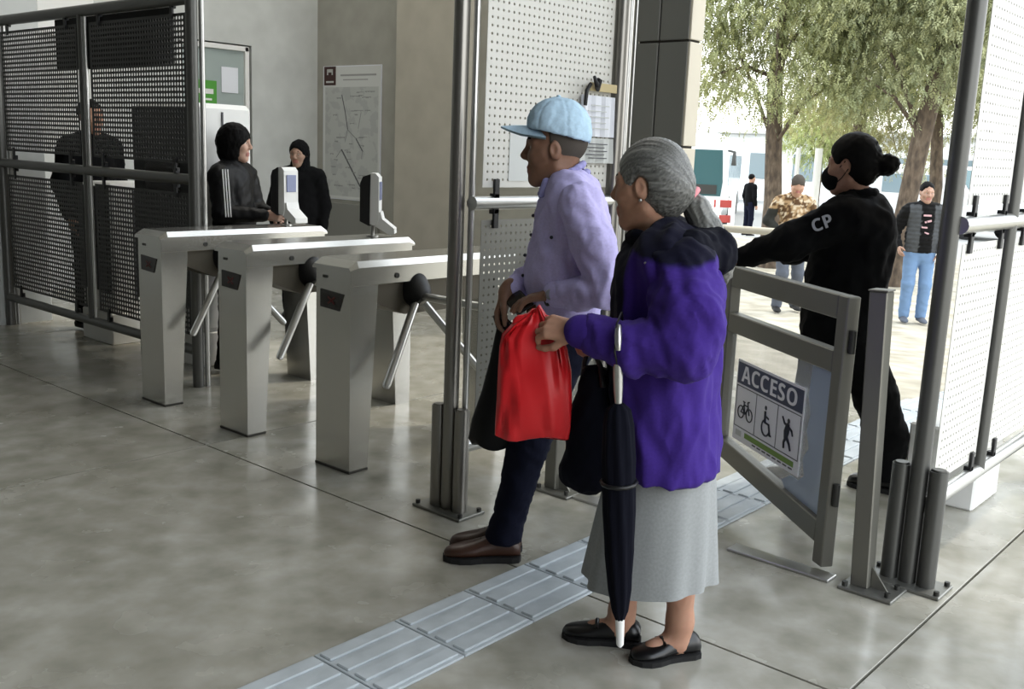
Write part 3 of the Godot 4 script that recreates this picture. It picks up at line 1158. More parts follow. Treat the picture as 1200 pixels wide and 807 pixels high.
func access_gate() -> void:
	var t := thing("access_gate", "half-open grey metal access gate with clear panel and ACCESO sign", "gate", V(-1.33, 0, -3.326), deg_to_rad(145.2))
	var mb := MB.new()
	mb.box(V(0.03, 0.515, 0), V(0.062, 0.98, 0.05), 0.004)
	part(t, "hinge_stile", mb, M.gate)
	mb = MB.new()
	mb.box(V(0.905, 0.585, 0), V(0.06, 0.83, 0.05), 0.004)
	part(t, "closing_stile", mb, M.gate)
	mb = MB.new()
	mb.box(V(0.468, 0.962, 0), V(0.815, 0.085, 0.048), 0.004)
	part(t, "top_rail", mb, M.gate)
	mb = MB.new()
	mb.box(V(0.468, 0.768, 0), V(0.815, 0.08, 0.048), 0.004)
	part(t, "middle_rail", mb, M.gate)
	mb = MB.new()
	mb.bar(V(0.06, 0.142, 0), V(0.876, 0.218, 0), 0.085, 0.048, Vector3.UP, 0.004)
	part(t, "bottom_rail", mb, M.gate)
	mb = MB.new()
	mb.prism(PackedVector2Array([Vector2(0.06, 0.18), Vector2(0.876, 0.255), Vector2(0.876, 0.73), Vector2(0.06, 0.73)]), 0.005, Transform3D(Basis.IDENTITY, V(0, 0, 0.0)))
	part(t, "clear_panel", mb, M.acrylic, "clear acrylic panel")
	# torn protective film left on the panel by the hinge
	mb = MB.new()
	mb.prism(PackedVector2Array([Vector2(0.06, 0.185), Vector2(0.18, 0.196), Vector2(0.33, 0.208), Vector2(0.36, 0.235), Vector2(0.30, 0.27), Vector2(0.24, 0.27), Vector2(0.205, 0.30), Vector2(0.225, 0.36), Vector2(0.19, 0.41), Vector2(0.215, 0.47), Vector2(0.20, 0.54), Vector2(0.225, 0.60), Vector2(0.215, 0.725), Vector2(0.06, 0.725)]), 0.001, Transform3D(Basis.IDENTITY, V(0, 0, -0.002)))
	part(t, "protective_film", mb, M.film, "torn bluish film on the panel")
	for y in [0.30, 0.85]:
		mb = MB.new()
		mb.cyl(V(-0.012, y - 0.04, 0), V(-0.012, y + 0.04, 0), 0.012, 12)
		part(t, "hinge", mb, M.bolt)
	# the sign, facing the hall
	var s := Node3D.new()
	s.name = "sign"
	t.add_child(s)
	s.position = V(0.515, 0.453, -0.004)
	s.rotation.y = PI
	s.set_meta("label", "white and navy ACCESO sign with three pictograms")
	mb = MB.new()
	mb.box(V(0, 0, 0), V(0.545, 0.345, 0.003), 0.001)
	part(s, "board", mb, M.sign_white)
	mb = MB.new()
	mb.box(V(0, 0.117, 0.0018), V(0.53, 0.090, 0.001), 0.0)
	part(s, "header", mb, M.sign_blue)
	var tm := TextMesh.new()
	tm.text = "ACCESO"
	var fnt := SystemFont.new()
	fnt.font_names = PackedStringArray(["Droid Sans"])
	fnt.font_weight = 700
	tm.font = fnt
	tm.font_size = 64
	tm.pixel_size = 0.00128
	tm.depth = 0.001
	var te := part(s, "lettering", tm, M.sign_white)
	te.position = V(0, 0.117, 0.003)
	te.scale = V(1.48, 1.12, 1.0)
	var z := 0.0022
	mb = MB.new()
	for x in [-0.262, -0.088, 0.088, 0.262]:
		mb.box(V(x, -0.025, z), V(0.003, 0.175, 0.0008), 0.0)
	for y in [0.062, -0.112]:
		mb.box(V(0, y, z), V(0.527, 0.003, 0.0008), 0.0)
	part(s, "ruled_lines", mb, M.sign_ink)
	# bicycle
	mb = MB.new()
	var c := V(-0.175, -0.03, z)
	for sx in [-1, 1]:
		var wc := c + V(0.037 * sx, -0.014, 0)
		var pts := []
		for q in 17:
			pts.append(wc + V(cos(TAU * q / 16.0), sin(TAU * q / 16.0), 0) * 0.026)
		var rr := []
		rr.resize(17); rr.fill(0.0028)
		mb.tube(pts, rr, 5, false)
	for e in [[-0.037, -0.014, -0.012, 0.022], [-0.012, 0.022, 0.024, 0.020], [0.037, -0.014, 0.018, 0.038], [-0.012, 0.022, 0.0, -0.016], [0.0, -0.016, 0.024, 0.018], [-0.037, -0.014, 0.0, -0.016], [-0.022, 0.034, -0.004, 0.032], [0.018, 0.038, 0.032, 0.042], [-0.014, 0.032, -0.012, 0.022]]:
		mb.cyl(c + V(e[0], e[1], 0), c + V(e[2], e[3], 0), 0.003, 5)
	part(s, "bicycle_symbol", mb, M.sign_ink)
	# wheelchair user
	mb = MB.new()
	c = V(0.0, -0.03, z)
	mb.ball(c + V(-0.006, 0.055, 0), V(0.010, 0.010, 0.001), 12, 4)
	var wp := []
	for q in 12:
		var a := PI * 0.62 + TAU * 0.68 * q / 11.0
		wp.append(c + V(0.004 + cos(a) * 0.032, -0.025 + sin(a) * 0.032, 0))
	var wr := []
	wr.resize(12); wr.fill(0.0042)
	mb.tube(wp, wr, 6)
	mb.tube([c + V(-0.006, 0.042, 0), c + V(-0.002, -0.004, 0), c + V(0.028, -0.006, 0), c + V(0.042, -0.048, 0), c + V(0.052, -0.046, 0)], [0.006, 0.0065, 0.0055, 0.005, 0.004], 6)
	mb.cyl(c + V(-0.002, 0.022, 0), c + V(0.024, 0.016, 0), 0.0042, 6)
	part(s, "wheelchair_symbol", mb, M.sign_ink)
	# person with stick
	mb = MB.new()
	c = V(0.175, -0.03, z)
	mb.ball(c + V(0.0, 0.05, 0), V(0.011, 0.011, 0.001), 12, 4)
	mb.tube([c + V(0.0, 0.04, 0), c + V(-0.004, 0.01, 0), c + V(-0.008, -0.018, 0)], [0.009, 0.014, 0.010], 8)
	mb.tube([c + V(-0.008, -0.015, 0), c + V(-0.022, -0.038, 0), c + V(-0.02, -0.062, 0)], [0.008, 0.006, 0.005], 6)
	mb.tube([c + V(-0.004, -0.015, 0), c + V(0.018, -0.036, 0), c + V(0.03, -0.06, 0)], [0.008, 0.006, 0.005], 6)
	mb.tube([c + V(-0.004, 0.03, 0), c + V(-0.028, 0.036, 0), c + V(-0.046, 0.058, 0)], [0.006, 0.005, 0.004], 6)
	mb.tube([c + V(0.004, 0.028, 0), c + V(0.03, 0.018, 0), c + V(0.038, 0.0, 0)], [0.006, 0.005, 0.004], 6)
	part(s, "walker_symbol", mb, M.sign_ink)
	mb = MB.new()
	mb.box(V(0.035, -0.135, z), V(0.40, 0.022, 0.0008), 0.0)
	part(s, "green_band", mb, M.sign_green)
	for k in 8:
		mb = MB.new()
		mb.box(V(-0.08 + 0.042 * k, -0.155, z), V(0.03, 0.006, 0.0008), 0.0)
		part(s, "small_print", mb, M.ink)
	mb = MB.new()
	mb.box(V(-0.22, -0.138, z), V(0.05, 0.024, 0.0008), 0.0)
	part(s, "corner_logo", mb, M.paper_grey)

	for k in 2:
		var at: Vector3 = [V(-1.19, 0, -3.307), V(-2.575, 0, -3.31)][k]
		var p := thing("gate_post", ["square gate post with gusset beside the hinge of the gate", "square gate post behind the dark handbag and red bag"][k], "post", at, 0.0, "posts of the access gate")
		mb = MB.new()
		mb.box(V(0, 0.525, 0), V(0.062, 1.03, 0.062), 0.004)
		var lean: float = 0.042 if k == 0 else 0.0
		part(p, "square_tube", mb, M.gate).rotation.z = lean
		mb = MB.new()
		mb.box(V(0, 1.043, 0), V(0.068, 0.006, 0.068), 0.002)
		part(p, "top_cap", mb, M.gate).rotation.z = lean
		mb = MB.new()
		mb.box(V(0.035, 0.006, 0), V(0.19, 0.012, 0.15), 0.003)
		var bp := part(p, "base_plate", mb, M.plate)
		for e in [[0.105, 0.045], [0.105, -0.045], [-0.04, 0.055], [-0.04, -0.055]]:
			mb = MB.new()
			mb.cyl(V(e[0], 0.012, e[1]), V(e[0], 0.028, e[1]), 0.010, 6)
			part(bp, "bolt", mb, M.bolt)
		mb = MB.new()
		mb.prism(PackedVector2Array([Vector2(0.031, 0.012), Vector2(0.09, 0.012), Vector2(0.031, 0.085)]), 0.008, Transform3D(Basis.IDENTITY, V(0, 0, -0.004)))
		part(p, "gusset", mb, M.gate)
		mb = MB.new()
		if k == 0:
			mb.box(V(-0.30, 0.006, 0.02), V(0.40, 0.010, 0.075), 0.002)
		else:
			mb.box(V(0.14, 0.006, 0.0), V(0.30, 0.010, 0.075), 0.002)
		part(p, "threshold_strip", mb, M.stainless)


func tactile() -> void:
	var t := thing("tactile_paving", "pale blue-grey tactile strip with raised guiding bars across the floor", "tactile paving", V(-1.975, 0, -1.965))
	t.set_meta("kind", "structure")
	var mb := MB.new()
	mb.box(V(0, 0.004, 0), V(0.306, 0.008, 0.306), 0.002)
	for k in 4:
		mb.box(V(-0.115 + 0.0765 * k, 0.0095, 0), V(0.052, 0.009, 0.288), 0.0035)
	var tile := mb.mesh()
	for k in range(-5, 14):
		var o := part(t, "tile", tile, M.tactile)
		o.position = V(0, 0.0, -0.31 * (k + 0.5))
	var z := -0.31 * 14
	for k in 14:
		var o := part(t, "tile", tile, M.tactile)
		var wz := -1.965 + z - 0.155
		var y := 0.0
		if wz < -6.2:
			y = lerpf(-0.004, -0.10, clampf((-6.2 - wz) / 1.3, 0, 1)) + (lerpf(0.0, -0.30, clampf((-7.5 - wz) / 3.5, 0, 1)))
		o.position = V(0, y + 0.001, z - 0.155)
		o.rotation.x = -0.074 if wz < -6.4 else 0.0
		z -= 0.31


func kiosk(label: String, at: Vector3, w: float, d: float, h: float) -> void:
	var t := thing("ticket_kiosk", label, "kiosk", at, 0.0, "ticket kiosks behind the dark screen")
	var mb := MB.new()
	mb.box(V(0, 0.11, 0), V(w, 0.22, d), 0.006)
	part(t, "plinth", mb, M.white)
	mb = MB.new()
	mb.box(V(0, (h + 0.22) / 2, 0), V(w - 0.01, h - 0.22, d - 0.01), 0.03)
	part(t, "body", mb, M.white)
	mb = MB.new()
	mb.box(V(0, (h + 0.35) / 2, d / 2), V(w - 0.03, h - 0.40, 0.03), 0.006)
	var f := part(t, "front_panel", mb, M.black, "black front panel")
	mb = MB.new()
	mb.box(V(0, h * 0.72, d / 2 + 0.017), V(w * 0.55, 0.26, 0.006), 0.002)
	part(f, "display", mb, M.reader_dark)
	mb = MB.new()
	mb.box(V(w * 0.2, h * 0.48, d / 2 + 0.017), V(w * 0.25, 0.05, 0.006), 0.002)
	part(f, "ticket_slot", mb, M.bolt)
	mb = MB.new()
	mb.box(V(w / 2, (h + 0.25) / 2, 0.02), V(0.006, h - 0.35, 0.012), 0.001)
	part(t, "side_seam", mb, M.ink)


func hall_things() -> void:
	kiosk("tall white kiosk with black front behind the woman in striped sleeves", V(-5.975, 0, -3.66), 0.75, 0.42, 1.66)
	kiosk("narrow white kiosk seen only through the dark perforated screen", V(-6.79, 0, -3.58), 0.43, 0.42, 1.12)
	# dark board behind the top of the left screen
	var t := thing("hanging_board", "dark board hung behind the top of the dark screen", "board", V(-6.275, 1.86, -3.275))
	var mb := MB.new()
	mb.box(V(0, 0.165, 0), V(1.47, 0.33, 0.025), 0.003)
	part(t, "panel", mb, M.black_matte)
	for x in [-0.55, 0.55]:
		mb = MB.new()
		mb.cyl(V(x, 0.32, 0), V(x, 0.355, 0.022), 0.006, 8)
		part(t, "hook", mb, M.bolt)
	# green and white sign on the far wall seen over the screen
	t = thing("wall_sign", "white and green sign on the wall above the dark screen", "sign", V(-9.31, 2.35, -3.95))
	mb = MB.new()
	mb.box(V(0, 0.3, 0), V(0.03, 0.7, 1.5), 0.004)
	part(t, "board", mb, M.white)
	mb = MB.new()
	mb.box(V(0.017, 0.42, 0.1), V(0.004, 0.3, 0.7), 0.0)
	part(t, "green_field", mb, M.sign_green)
	# route map
	var p := thing("route_map", "tall white route map with dark emblem on beige wall", "map", V(-8.725, 0.83, -7.298))
	mb = MB.new()
	mb.box(V(0, 0.725, 0.004), V(0.975, 1.45, 0.012), 0.002)
	part(p, "board", mb, M.paper)
	mb = MB.new()
	mb.quv(V(-0.475, 0.01, 0.0115), V(0.475, 0.01, 0.0115), V(0.475, 1.44, 0.0115), V(-0.475, 1.44, 0.0115), V(0, 0, 1))
	var pm := mat(Color(1, 1, 1), 0.5)
	pm.albedo_texture = map_print()
	part(p, "printed_face", mb, pm, "pale grey route map with thin dark lines")
	mb = MB.new()
	mb.box(V(-0.365, 1.345, 0.0125), V(0.20, 0.20, 0.003), 0.0)
	var em := part(p, "emblem", mb, mat(Color(0.22, 0.09, 0.08), 0.5), "dark maroon emblem square")
	mb = MB.new()
	mb.box(V(-0.365, 1.40, 0.0145), V(0.09, 0.035, 0.002), 0.0)
	mb.box(V(-0.405, 1.385, 0.0145), V(0.02, 0.06, 0.002), 0.0)
	mb.box(V(-0.325, 1.385, 0.0145), V(0.02, 0.06, 0.002), 0.0)
	mb.box(V(-0.365, 1.28, 0.0145), V(0.13, 0.02, 0.002), 0.0)
	part(em, "emblem_mark", mb, M.paper_grey)
	# dark lower board under the map
	mb = MB.new()
	mb.box(V(0, 0.37, 0), V(0.95, 0.74, 0.03), 0.004)
	var lb := single("grey_board", mb, mat(Color(0.50, 0.50, 0.48), 0.5), "plain grey board on the wall under the route map", "board")
	lb.position = V(-8.72, 0.05, -7.28)
	# black office chair back peeking over the turnstile
	var ch := thing("dark_bench", "low black bench end between the girl and the wall", "bench", V(-7.35, 0, -6.35), 0.9)
	mb = MB.new()
	mb.box(V(0, 0.44, 0), V(0.9, 0.06, 0.4), 0.02)
	part(ch, "seat", mb, M.black)
	for s in [-1, 1]:
		mb = MB.new()
		mb.box(V(0.38 * s, 0.205, 0), V(0.05, 0.41, 0.36), 0.006)
		part(ch, "leg", mb, M.black)


func map_print() -> ImageTexture:
	var w := 256
	var h := 384
	var im := Image.create(w, h, false, Image.FORMAT_RGB8)
	im.fill(Color(0.80, 0.81, 0.80))
	im.fill_rect(Rect2i(8, 58, 240, 318), Color(0.72, 0.73, 0.72))
	var nz := FastNoiseLite.new()
	nz.seed = 4
	nz.frequency = 0.02
	for y in range(58, 376):
		for x in range(8, 248):
			if nz.get_noise_2d(x, y) > 0.12:
				im.set_pixel(x, y, Color(0.68, 0.69, 0.685))
	var dark := Color(0.30, 0.30, 0.31)
	var grey := Color(0.5, 0.5, 0.5)
	var lines := [[84, 80, 100, 130, 3], [100, 130, 112, 180, 3], [112, 180, 150, 205, 2], [112, 180, 100, 215, 2], [150, 205, 180, 240, 3], [180, 240, 176, 262, 2], [60, 262, 84, 238, 2], [84, 238, 160, 330, 4], [160, 330, 196, 372, 4], [172, 130, 160, 175, 2], [150, 205, 200, 200, 1]]
	for l in lines:
		var n := 160
		for q in n + 1:
			var x := int(lerpf(l[0], l[2], q / float(n)))
			var y := int(lerpf(l[1], l[3], q / float(n)))
			im.fill_rect(Rect2i(x, y, l[4], l[4]), dark if l[4] > 2 else grey)
	var r := RandomNumberGenerator.new()
	r.seed = 5
	for q in 34:
		var x := r.randi_range(30, 190)
		var y := r.randi_range(70, 350)
		for c in r.randi_range(4, 11):
			im.fill_rect(Rect2i(x + c * 4, y, 3, r.randi_range(2, 4)), grey)
	for q in 40:
		im.fill_rect(Rect2i(78 + q * 4, 22, 3, 5), grey)
	for q in 28:
		im.fill_rect(Rect2i(90 + q * 4, 36, 3, 3), grey)
	return ImageTexture.create_from_image(im)

func loft(mb: MB, rings: Array, caps := true) -> void:
	# closed rings of equal length joined with smooth normals
	var m := rings.size()
	var c: int = rings[0].size()
	var ctr := []
	for r in rings:
		var s := Vector3.ZERO
		for p in r:
			s += p
		ctr.append(s / c)
	var nr := []
	for i in m:
		var row := []
		for k in c:
			var du: Vector3 = rings[i][(k + 1) % c] - rings[i][(k + c - 1) % c]
			var dv: Vector3 = rings[mini(i + 1, m - 1)][k] - rings[maxi(i - 1, 0)][k]
			var nn := du.cross(dv).normalized()
			if nn.dot(rings[i][k] - ctr[i]) < 0.0:
				nn = -nn
			row.append(nn)
		nr.append(row)
	for i in m - 1:
		for k in c:
			var k2 := (k + 1) % c
			mb.tri3(rings[i][k], rings[i][k2], rings[i + 1][k2], nr[i][k], nr[i][k2], nr[i + 1][k2])
			mb.tri3(rings[i][k], rings[i + 1][k2], rings[i + 1][k], nr[i][k], nr[i + 1][k2], nr[i + 1][k])
	if caps:
		for e in [0, m - 1]:
			var nn: Vector3 = (ctr[e] - ctr[1 if e == 0 else m - 2]).normalized()
			for k in c:
				mb.tri(ctr[e], rings[e][k], rings[e][(k + 1) % c], nn)


func sprig() -> ArrayMesh:
	# a twig with seven narrow leaflets
	var mb := MB.new()
	for k in 7:
		var s := 1.0 if k % 2 else -1.0
		var b := V(0, -0.028 * k, 0)
		var d := V(s * 0.06, -0.055, 0.02 * sin(k * 2.0))
		if k == 6:
			d = V(0, -0.08, 0)
		var w := V(0.010, 0.012 * s, 0.012)
		var mid := b + d * 0.5
		mb.tri(b, mid + w, mid - w, V(0.2 * s, 0.5, 0.85).normalized())
		mb.tri(b + d, mid - w, mid + w, V(-0.2 * s, 0.3, 0.9).normalized())
	return mb.mesh()


func tree(called: String, label: String, at: Vector3, trunk: Array, radii: Array, blobs: Array, count: int, tones: Array, size := 1.0) -> void:
	var t := thing(called, label, "tree", at, 0.0, "trees outside the entrance")
	var mb := MB.new()
	mb.tube(trunk, radii, 14)
	part(t, "trunk", mb, M.bark)
	var top: Vector3 = trunk[trunk.size() - 1]
	for k in blobs.size():
		var b = blobs[k]
		mb = MB.new()
		var s: Vector3 = trunk[mini(2 + k % maxi(trunk.size() - 2, 1), trunk.size() - 1)]
		var e: Vector3 = b[0]
		mb.tube([s, s.lerp(e, 0.45) + V(0.1 * sin(k * 2.1), 0.18, 0.1), e], [radii[radii.size() - 1] * 0.5, 0.032, 0.010], 7)
		part(t, "branch", mb, M.bark)
	var mm := MultiMesh.new()
	mm.transform_format = MultiMesh.TRANSFORM_3D
	mm.use_colors = true
	mm.mesh = sprig()
	mm.instance_count = count
	var tot := 0.0
	for b in blobs:
		tot += b[1].x * b[1].y * b[1].z
	var i := 0
	for q in blobs.size():
		var b = blobs[q]
		var n := int(count * b[1].x * b[1].y * b[1].z / tot)
		if q == blobs.size() - 1:
			n = count - i
		var clumps := []
		for c in maxi(6, int(n / 45.0)):
			var d := V(rng.randfn(), rng.randfn(), rng.randfn()).normalized()
			clumps.append([b[0] + d * b[1] * pow(rng.randf(), 0.45), rng.randf()])
		for j in n:
			var cl = clumps[rng.randi() % clumps.size()]
			var p: Vector3 = cl[0] + V(rng.randfn() * 0.20, rng.randfn() * 0.24 - 0.05, rng.randfn() * 0.20) * size
			var bs := Basis.from_euler(V(rng.randf_range(-0.7, 0.7), rng.randf() * TAU, rng.randf_range(-0.7, 0.7))).scaled(Vector3.ONE * rng.randf_range(0.45, 0.9) * size)
			mm.set_instance_transform(i, Transform3D(bs, p))
			var c0: Color = tones[0]
			var cc: Color = c0.lerp(tones[1], clampf(cl[1] * 0.7 + rng.randf() * 0.4, 0, 1))
			mm.set_instance_color(i, cc)
			i += 1
			if i >= count:
				break
	var f := MultiMeshInstance3D.new()
	f.name = "foliage"
	f.multimesh = mm
	f.material_override = M.leaf
	f.set_meta("kind", "stuff")
	t.add_child(f)


func bus() -> void:
	var t := thing("bus", "white bus with a teal windscreen parked beyond the trees", "bus", V(-16.62, -0.65, -27.26), deg_to_rad(26.3))
	var w := 1.25
	var rings := []
	for e in [[-11.0, 0.0], [-0.35, 0.0], [-0.08, 0.05], [0.0, 0.14]]:
		var i: float = e[1]
		var r := []
		for p in [[-w + i, 0.35], [-w, 0.8], [-w, 2.3], [-w + 0.12 + i, 2.72], [-w + 0.4 + i, 2.86 - i], [w - 0.4 - i, 2.86 - i], [w - 0.12 - i, 2.72], [w, 2.3], [w, 0.8], [w - i, 0.35]]:
			r.append(V(p[0], p[1], e[0]))
		rings.append(r)
	var mb := MB.new()
	loft(mb, rings)
	part(t, "body", mb, M.bus_white)
	mb = MB.new()
	mb.prism(PackedVector2Array([Vector2(-1.08, 0.95), Vector2(1.08, 0.95), Vector2(1.12, 1.4), Vector2(1.05, 2.35), Vector2(-1.05, 2.35), Vector2(-1.12, 1.4)]), 0.02, Transform3D(Basis.IDENTITY, V(0, 0, 0.0)))
	var ws := part(t, "windscreen", mb, M.bus_glass, "dark teal windscreen")
	mb = MB.new()
	mb.box(V(0, 1.15, 0.03), V(1.9, 0.28, 0.02), 0.0)
	part(ws, "dark_band", mb, M.bolt)
	for k in 6:
		mb = MB.new()
		mb.box(V(w + 0.005, 1.75, -1.3 - 1.6 * k), V(0.02, 0.95, 1.42), 0.004)
		part(t, "side_window", mb, M.bus_side)
	for s in [-1, 1]:
		for z in [-2.2, -8.6]:
			mb = MB.new()
			mb.cyl(V(s * 1.02, 0.45, z), V(s * 1.26, 0.45, z), 0.45, 20)
			part(t, "wheel", mb, M.black_matte)
		mb = MB.new()
		mb.box(V(0.85 * s, 0.62, 0.0), V(0.4, 0.16, 0.03), 0.01)
		part(t, "headlight", mb, M.off_white)
		mb = MB.new()
		mb.tube([V(1.2 * s, 2.35, -0.05), V(1.42 * s, 2.3, 0.2), V(1.42 * s, 1.9, 0.2)], [0.03, 0.05, 0.08], 8)
		part(t, "mirror", mb, M.bolt)
	mb = MB.new()
	mb.box(V(0, 0.45, 0.02), V(2.3, 0.2, 0.06), 0.02)
	part(t, "bumper", mb, M.off_white)


func street() -> void:
	bus()
	var g0 := [Color(0.17, 0.20, 0.09), Color(0.50, 0.51, 0.25)]
	var g1 := [Color(0.15, 0.18, 0.09), Color(0.42, 0.43, 0.23)]
	var g2 := [Color(0.22, 0.24, 0.11), Color(0.55, 0.51, 0.26)]
	tree("shade_tree", "big leafy tree with thick trunk behind the man in camouflage", V(-8.45, -0.5, -16.95),
		[V(0, 0, 0), V(-0.03, 1.2, 0.0), V(-0.10, 2.2, 0.02), V(-0.22, 3.4, -0.05), V(-0.1, 5.2, -0.1)], [0.21, 0.165, 0.15, 0.14, 0.08],
		[[V(-1.0, 4.2, 0.3), V(1.0, 1.0, 0.9)], [V(0.5, 4.4, 0.3), V(1.2, 1.1, 1.0)], [V(-0.3, 5.6, 0), V(1.9, 1.0, 1.4)], [V(1.3, 3.35, 0.6), V(0.75, 0.55, 0.7)], [V(-1.3, 3.4, 0.5), V(0.55, 0.5, 0.6)], [V(0.3, 3.1, 0.9), V(0.9, 0.35, 0.5)], [V(1.7, 4.6, 0.0), V(1.1, 1.0, 1.0)]], 16000, g0)
	tree("shade_tree", "leaning dark-trunked tree behind the man in the quilted vest", V(-5.86, -0.5, -16.3),
		[V(-0.08, 0, 0), V(0.0, 1.3, -0.03), V(0.10, 2.4, -0.08), V(0.26, 4.0, -0.3), V(0.4, 5.4, -0.4)], [0.19, 0.15, 0.15, 0.13, 0.08],
		[[V(-0.8, 4.3, 0.2), V(0.9, 0.8, 0.8)], [V(0.5, 4.6, 0.2), V(1.0, 1.0, 0.9)], [V(-0.2, 5.6, 0), V(1.7, 0.9, 1.3)], [V(-0.75, 3.3, 0.3), V(0.55, 0.5, 0.5)], [V(0.6, 3.4, 0.2), V(0.6, 0.6, 0.5)]], 12000, g1)
	tree("shade_tree", "yellowish tree between the two large trunks farther off", V(-9.6, -0.55, -23.0),
		[V(0, 0, 0), V(0.05, 1.6, 0), V(0.1, 3.2, 0), V(0, 5.0, 0)], [0.2, 0.17, 0.14, 0.08],
		[[V(-0.5, 3.4, 0), V(1.5, 0.9, 1.0)], [V(1.3, 3.6, 0), V(1.3, 1.0, 1.0)], [V(0.2, 5.2, 0), V(2.4, 1.3, 1.4)], [V(1.0, 2.3, 0), V(1.0, 0.5, 0.8)]], 11000, g2)
	tree("shade_tree", "tree partly hidden by the guard's head, thin forked trunk", V(-7.2, -0.55, -21.5),
		[V(0, 0, 0), V(0.05, 1.6, 0), V(-0.1, 3.2, 0), V(0.25, 5.0, 0)], [0.16, 0.13, 0.11, 0.07],
		[[V(-0.7, 3.9, 0), V(1.2, 0.9, 1.0)], [V(0.9, 3.7, 0), V(1.1, 0.9, 1.0)], [V(0.2, 5.2, 0), V(2.0, 1.2, 1.4)]], 10000, g0)
	tree("small_tree", "small pale green tree standing by the white bus", V(-17.2, -0.65, -38.0),
		[V(0, 0, 0), V(0.05, 1.4, 0), V(0, 3.0, 0)], [0.14, 0.11, 0.07],
		[[V(0, 3.6, 0), V(1.5, 1.3, 1.2)], [V(1.2, 3.0, 0), V(1.0, 0.8, 0.9)]], 4000, [Color(0.30, 0.36, 0.12), Color(0.55, 0.58, 0.25)], 1.5)
	tree("shade_tree", "tree at the edge of the opening beside the white screen", V(-4.1, -0.5, -19.5),
		[V(0, 0, 0), V(0.05, 1.6, 0), V(0.1, 3.2, 0), V(0, 5.0, 0)], [0.18, 0.15, 0.12, 0.08],
		[[V(-0.8, 4.2, 0), V(1.0, 0.9, 0.9)], [V(0.8, 4.2, 0), V(1.0, 1.0, 1.0)], [V(0.0, 5.4, 0), V(1.8, 1.0, 1.2)]], 6000, g1)
	# white building across the road
	var t := thing("far_building", "long white low building across the road behind trees", "building", V(-14, -0.65, -48))
	var mb := MB.new()
	mb.box(V(0, 1.7, -2), V(34, 3.4, 4), 0.03)
	part(t, "wall", mb, M.bus_white)
	mb = MB.new()
	mb.box(V(0, 3.5, -1.8), V(34.6, 0.2, 5.0), 0.03)
	part(t, "roof_slab", mb, M.off_white)
	for k in 14:
		mb = MB.new()
		mb.box(V(-15.5 + 2.4 * k, 1.8, 0.02), V(1.6, 1.3, 0.05), 0.01)
		part(t, "window", mb, M.bus_side)
	for k in 2:
		t = thing("street_pole", ["thin pale pole left of the guard's face", "thicker pale pole just before the guard's face"][k], "pole", V([-10.0, -9.62][k], -0.55, [-21.0, -21.2][k]), 0.0, "poles beyond the guard")
		mb = MB.new()
		mb.cyl(V(0, 0, 0), V(0, 2.3, 0), [0.05, 0.08][k], 12)
		part(t, "pole", mb, M.off_white)
		mb = MB.new()
		mb.cyl(V(0, 0, 0), V(0, 0.04, 0), 0.16, 12)
		part(t, "foot", mb, M.off_white)
	t = thing("red_barrier", "red and white barrier beside the parked bus", "barrier", V(-13.4, -0.58, -24.0), 0.9)
	for k in 2:
		mb = MB.new()
		mb.box(V(-0.22 + 0.44 * k, 0.5, 0), V(0.08, 1.0, 0.3), 0.01)
		part(t, "leg", mb, M.bus_white)
	for k in 2:
		mb = MB.new()
		mb.box(V(0, 0.45 + 0.4 * k, 0.02), V(0.6, 0.20, 0.05), 0.01)
		part(t, "board", mb, M.red_board)
	# white van seen behind the guard's bun
	t = thing("white_van", "white van standing in the road behind the guard", "van", V(-10.5, -0.65, -33.0), 1.2)
	var rings := []
	for x in [-0.95, -0.85, 0.85, 0.95]:
		var i := 0.08 if absf(x) > 0.9 else 0.0
		rings.append([V(x, 0.3 + i, 2.2 - i), V(x, 0.3 + i, -2.4 + i), V(x, 2.0 - i, -2.4 + i), V(x, 2.15 - i, -2.2), V(x, 2.15 - i, 0.6), V(x, 1.2 - i, 1.5), V(x, 1.0 - i, 2.2 - i)])
	mb = MB.new()
	loft(mb, rings)
	part(t, "body", mb, M.bus_white)
	for s in [-1, 1]:
		mb = MB.new()
		mb.box(V(0.96 * s, 1.55, -0.8), V(0.02, 0.6, 2.2), 0.01)
		part(t, "side_window", mb, M.bus_side)
		for z in [-1.5, 1.4]:
			mb = MB.new()
			mb.cyl(V(s * 0.8, 0.33, z), V(s * 0.97, 0.33, z), 0.33, 16)
			part(t, "wheel", mb, M.black_matte)
	mb = MB.new()
	mb.quad(V(-0.8, 1.25, 1.48), V(0.8, 1.25, 1.48), V(0.75, 2.05, 0.74), V(-0.75, 2.05, 0.74), V(0, 0.67, 0.74))
	part(t, "windscreen", mb, M.bus_glass)
	# rail along the ramp outside
	t = thing("ramp_rail", "pale handrail along the ramp outside behind the guard", "handrail", V(-3.05, 0, -5.35))
	mb = MB.new()
	mb.tube([V(0, 1.04, 0), V(0.62, 1.02, -0.52)], [0.022, 0.022], 12)
	part(t, "rail", mb, M.cream)
	for k in 2:
		mb = MB.new()
		mb.cyl(V(0.05 + 0.5 * k, 0.0, -0.04 - 0.42 * k), V(0.05 + 0.5 * k, 1.03, -0.04 - 0.42 * k), 0.018, 10)
		part(t, "post", mb, M.cream)

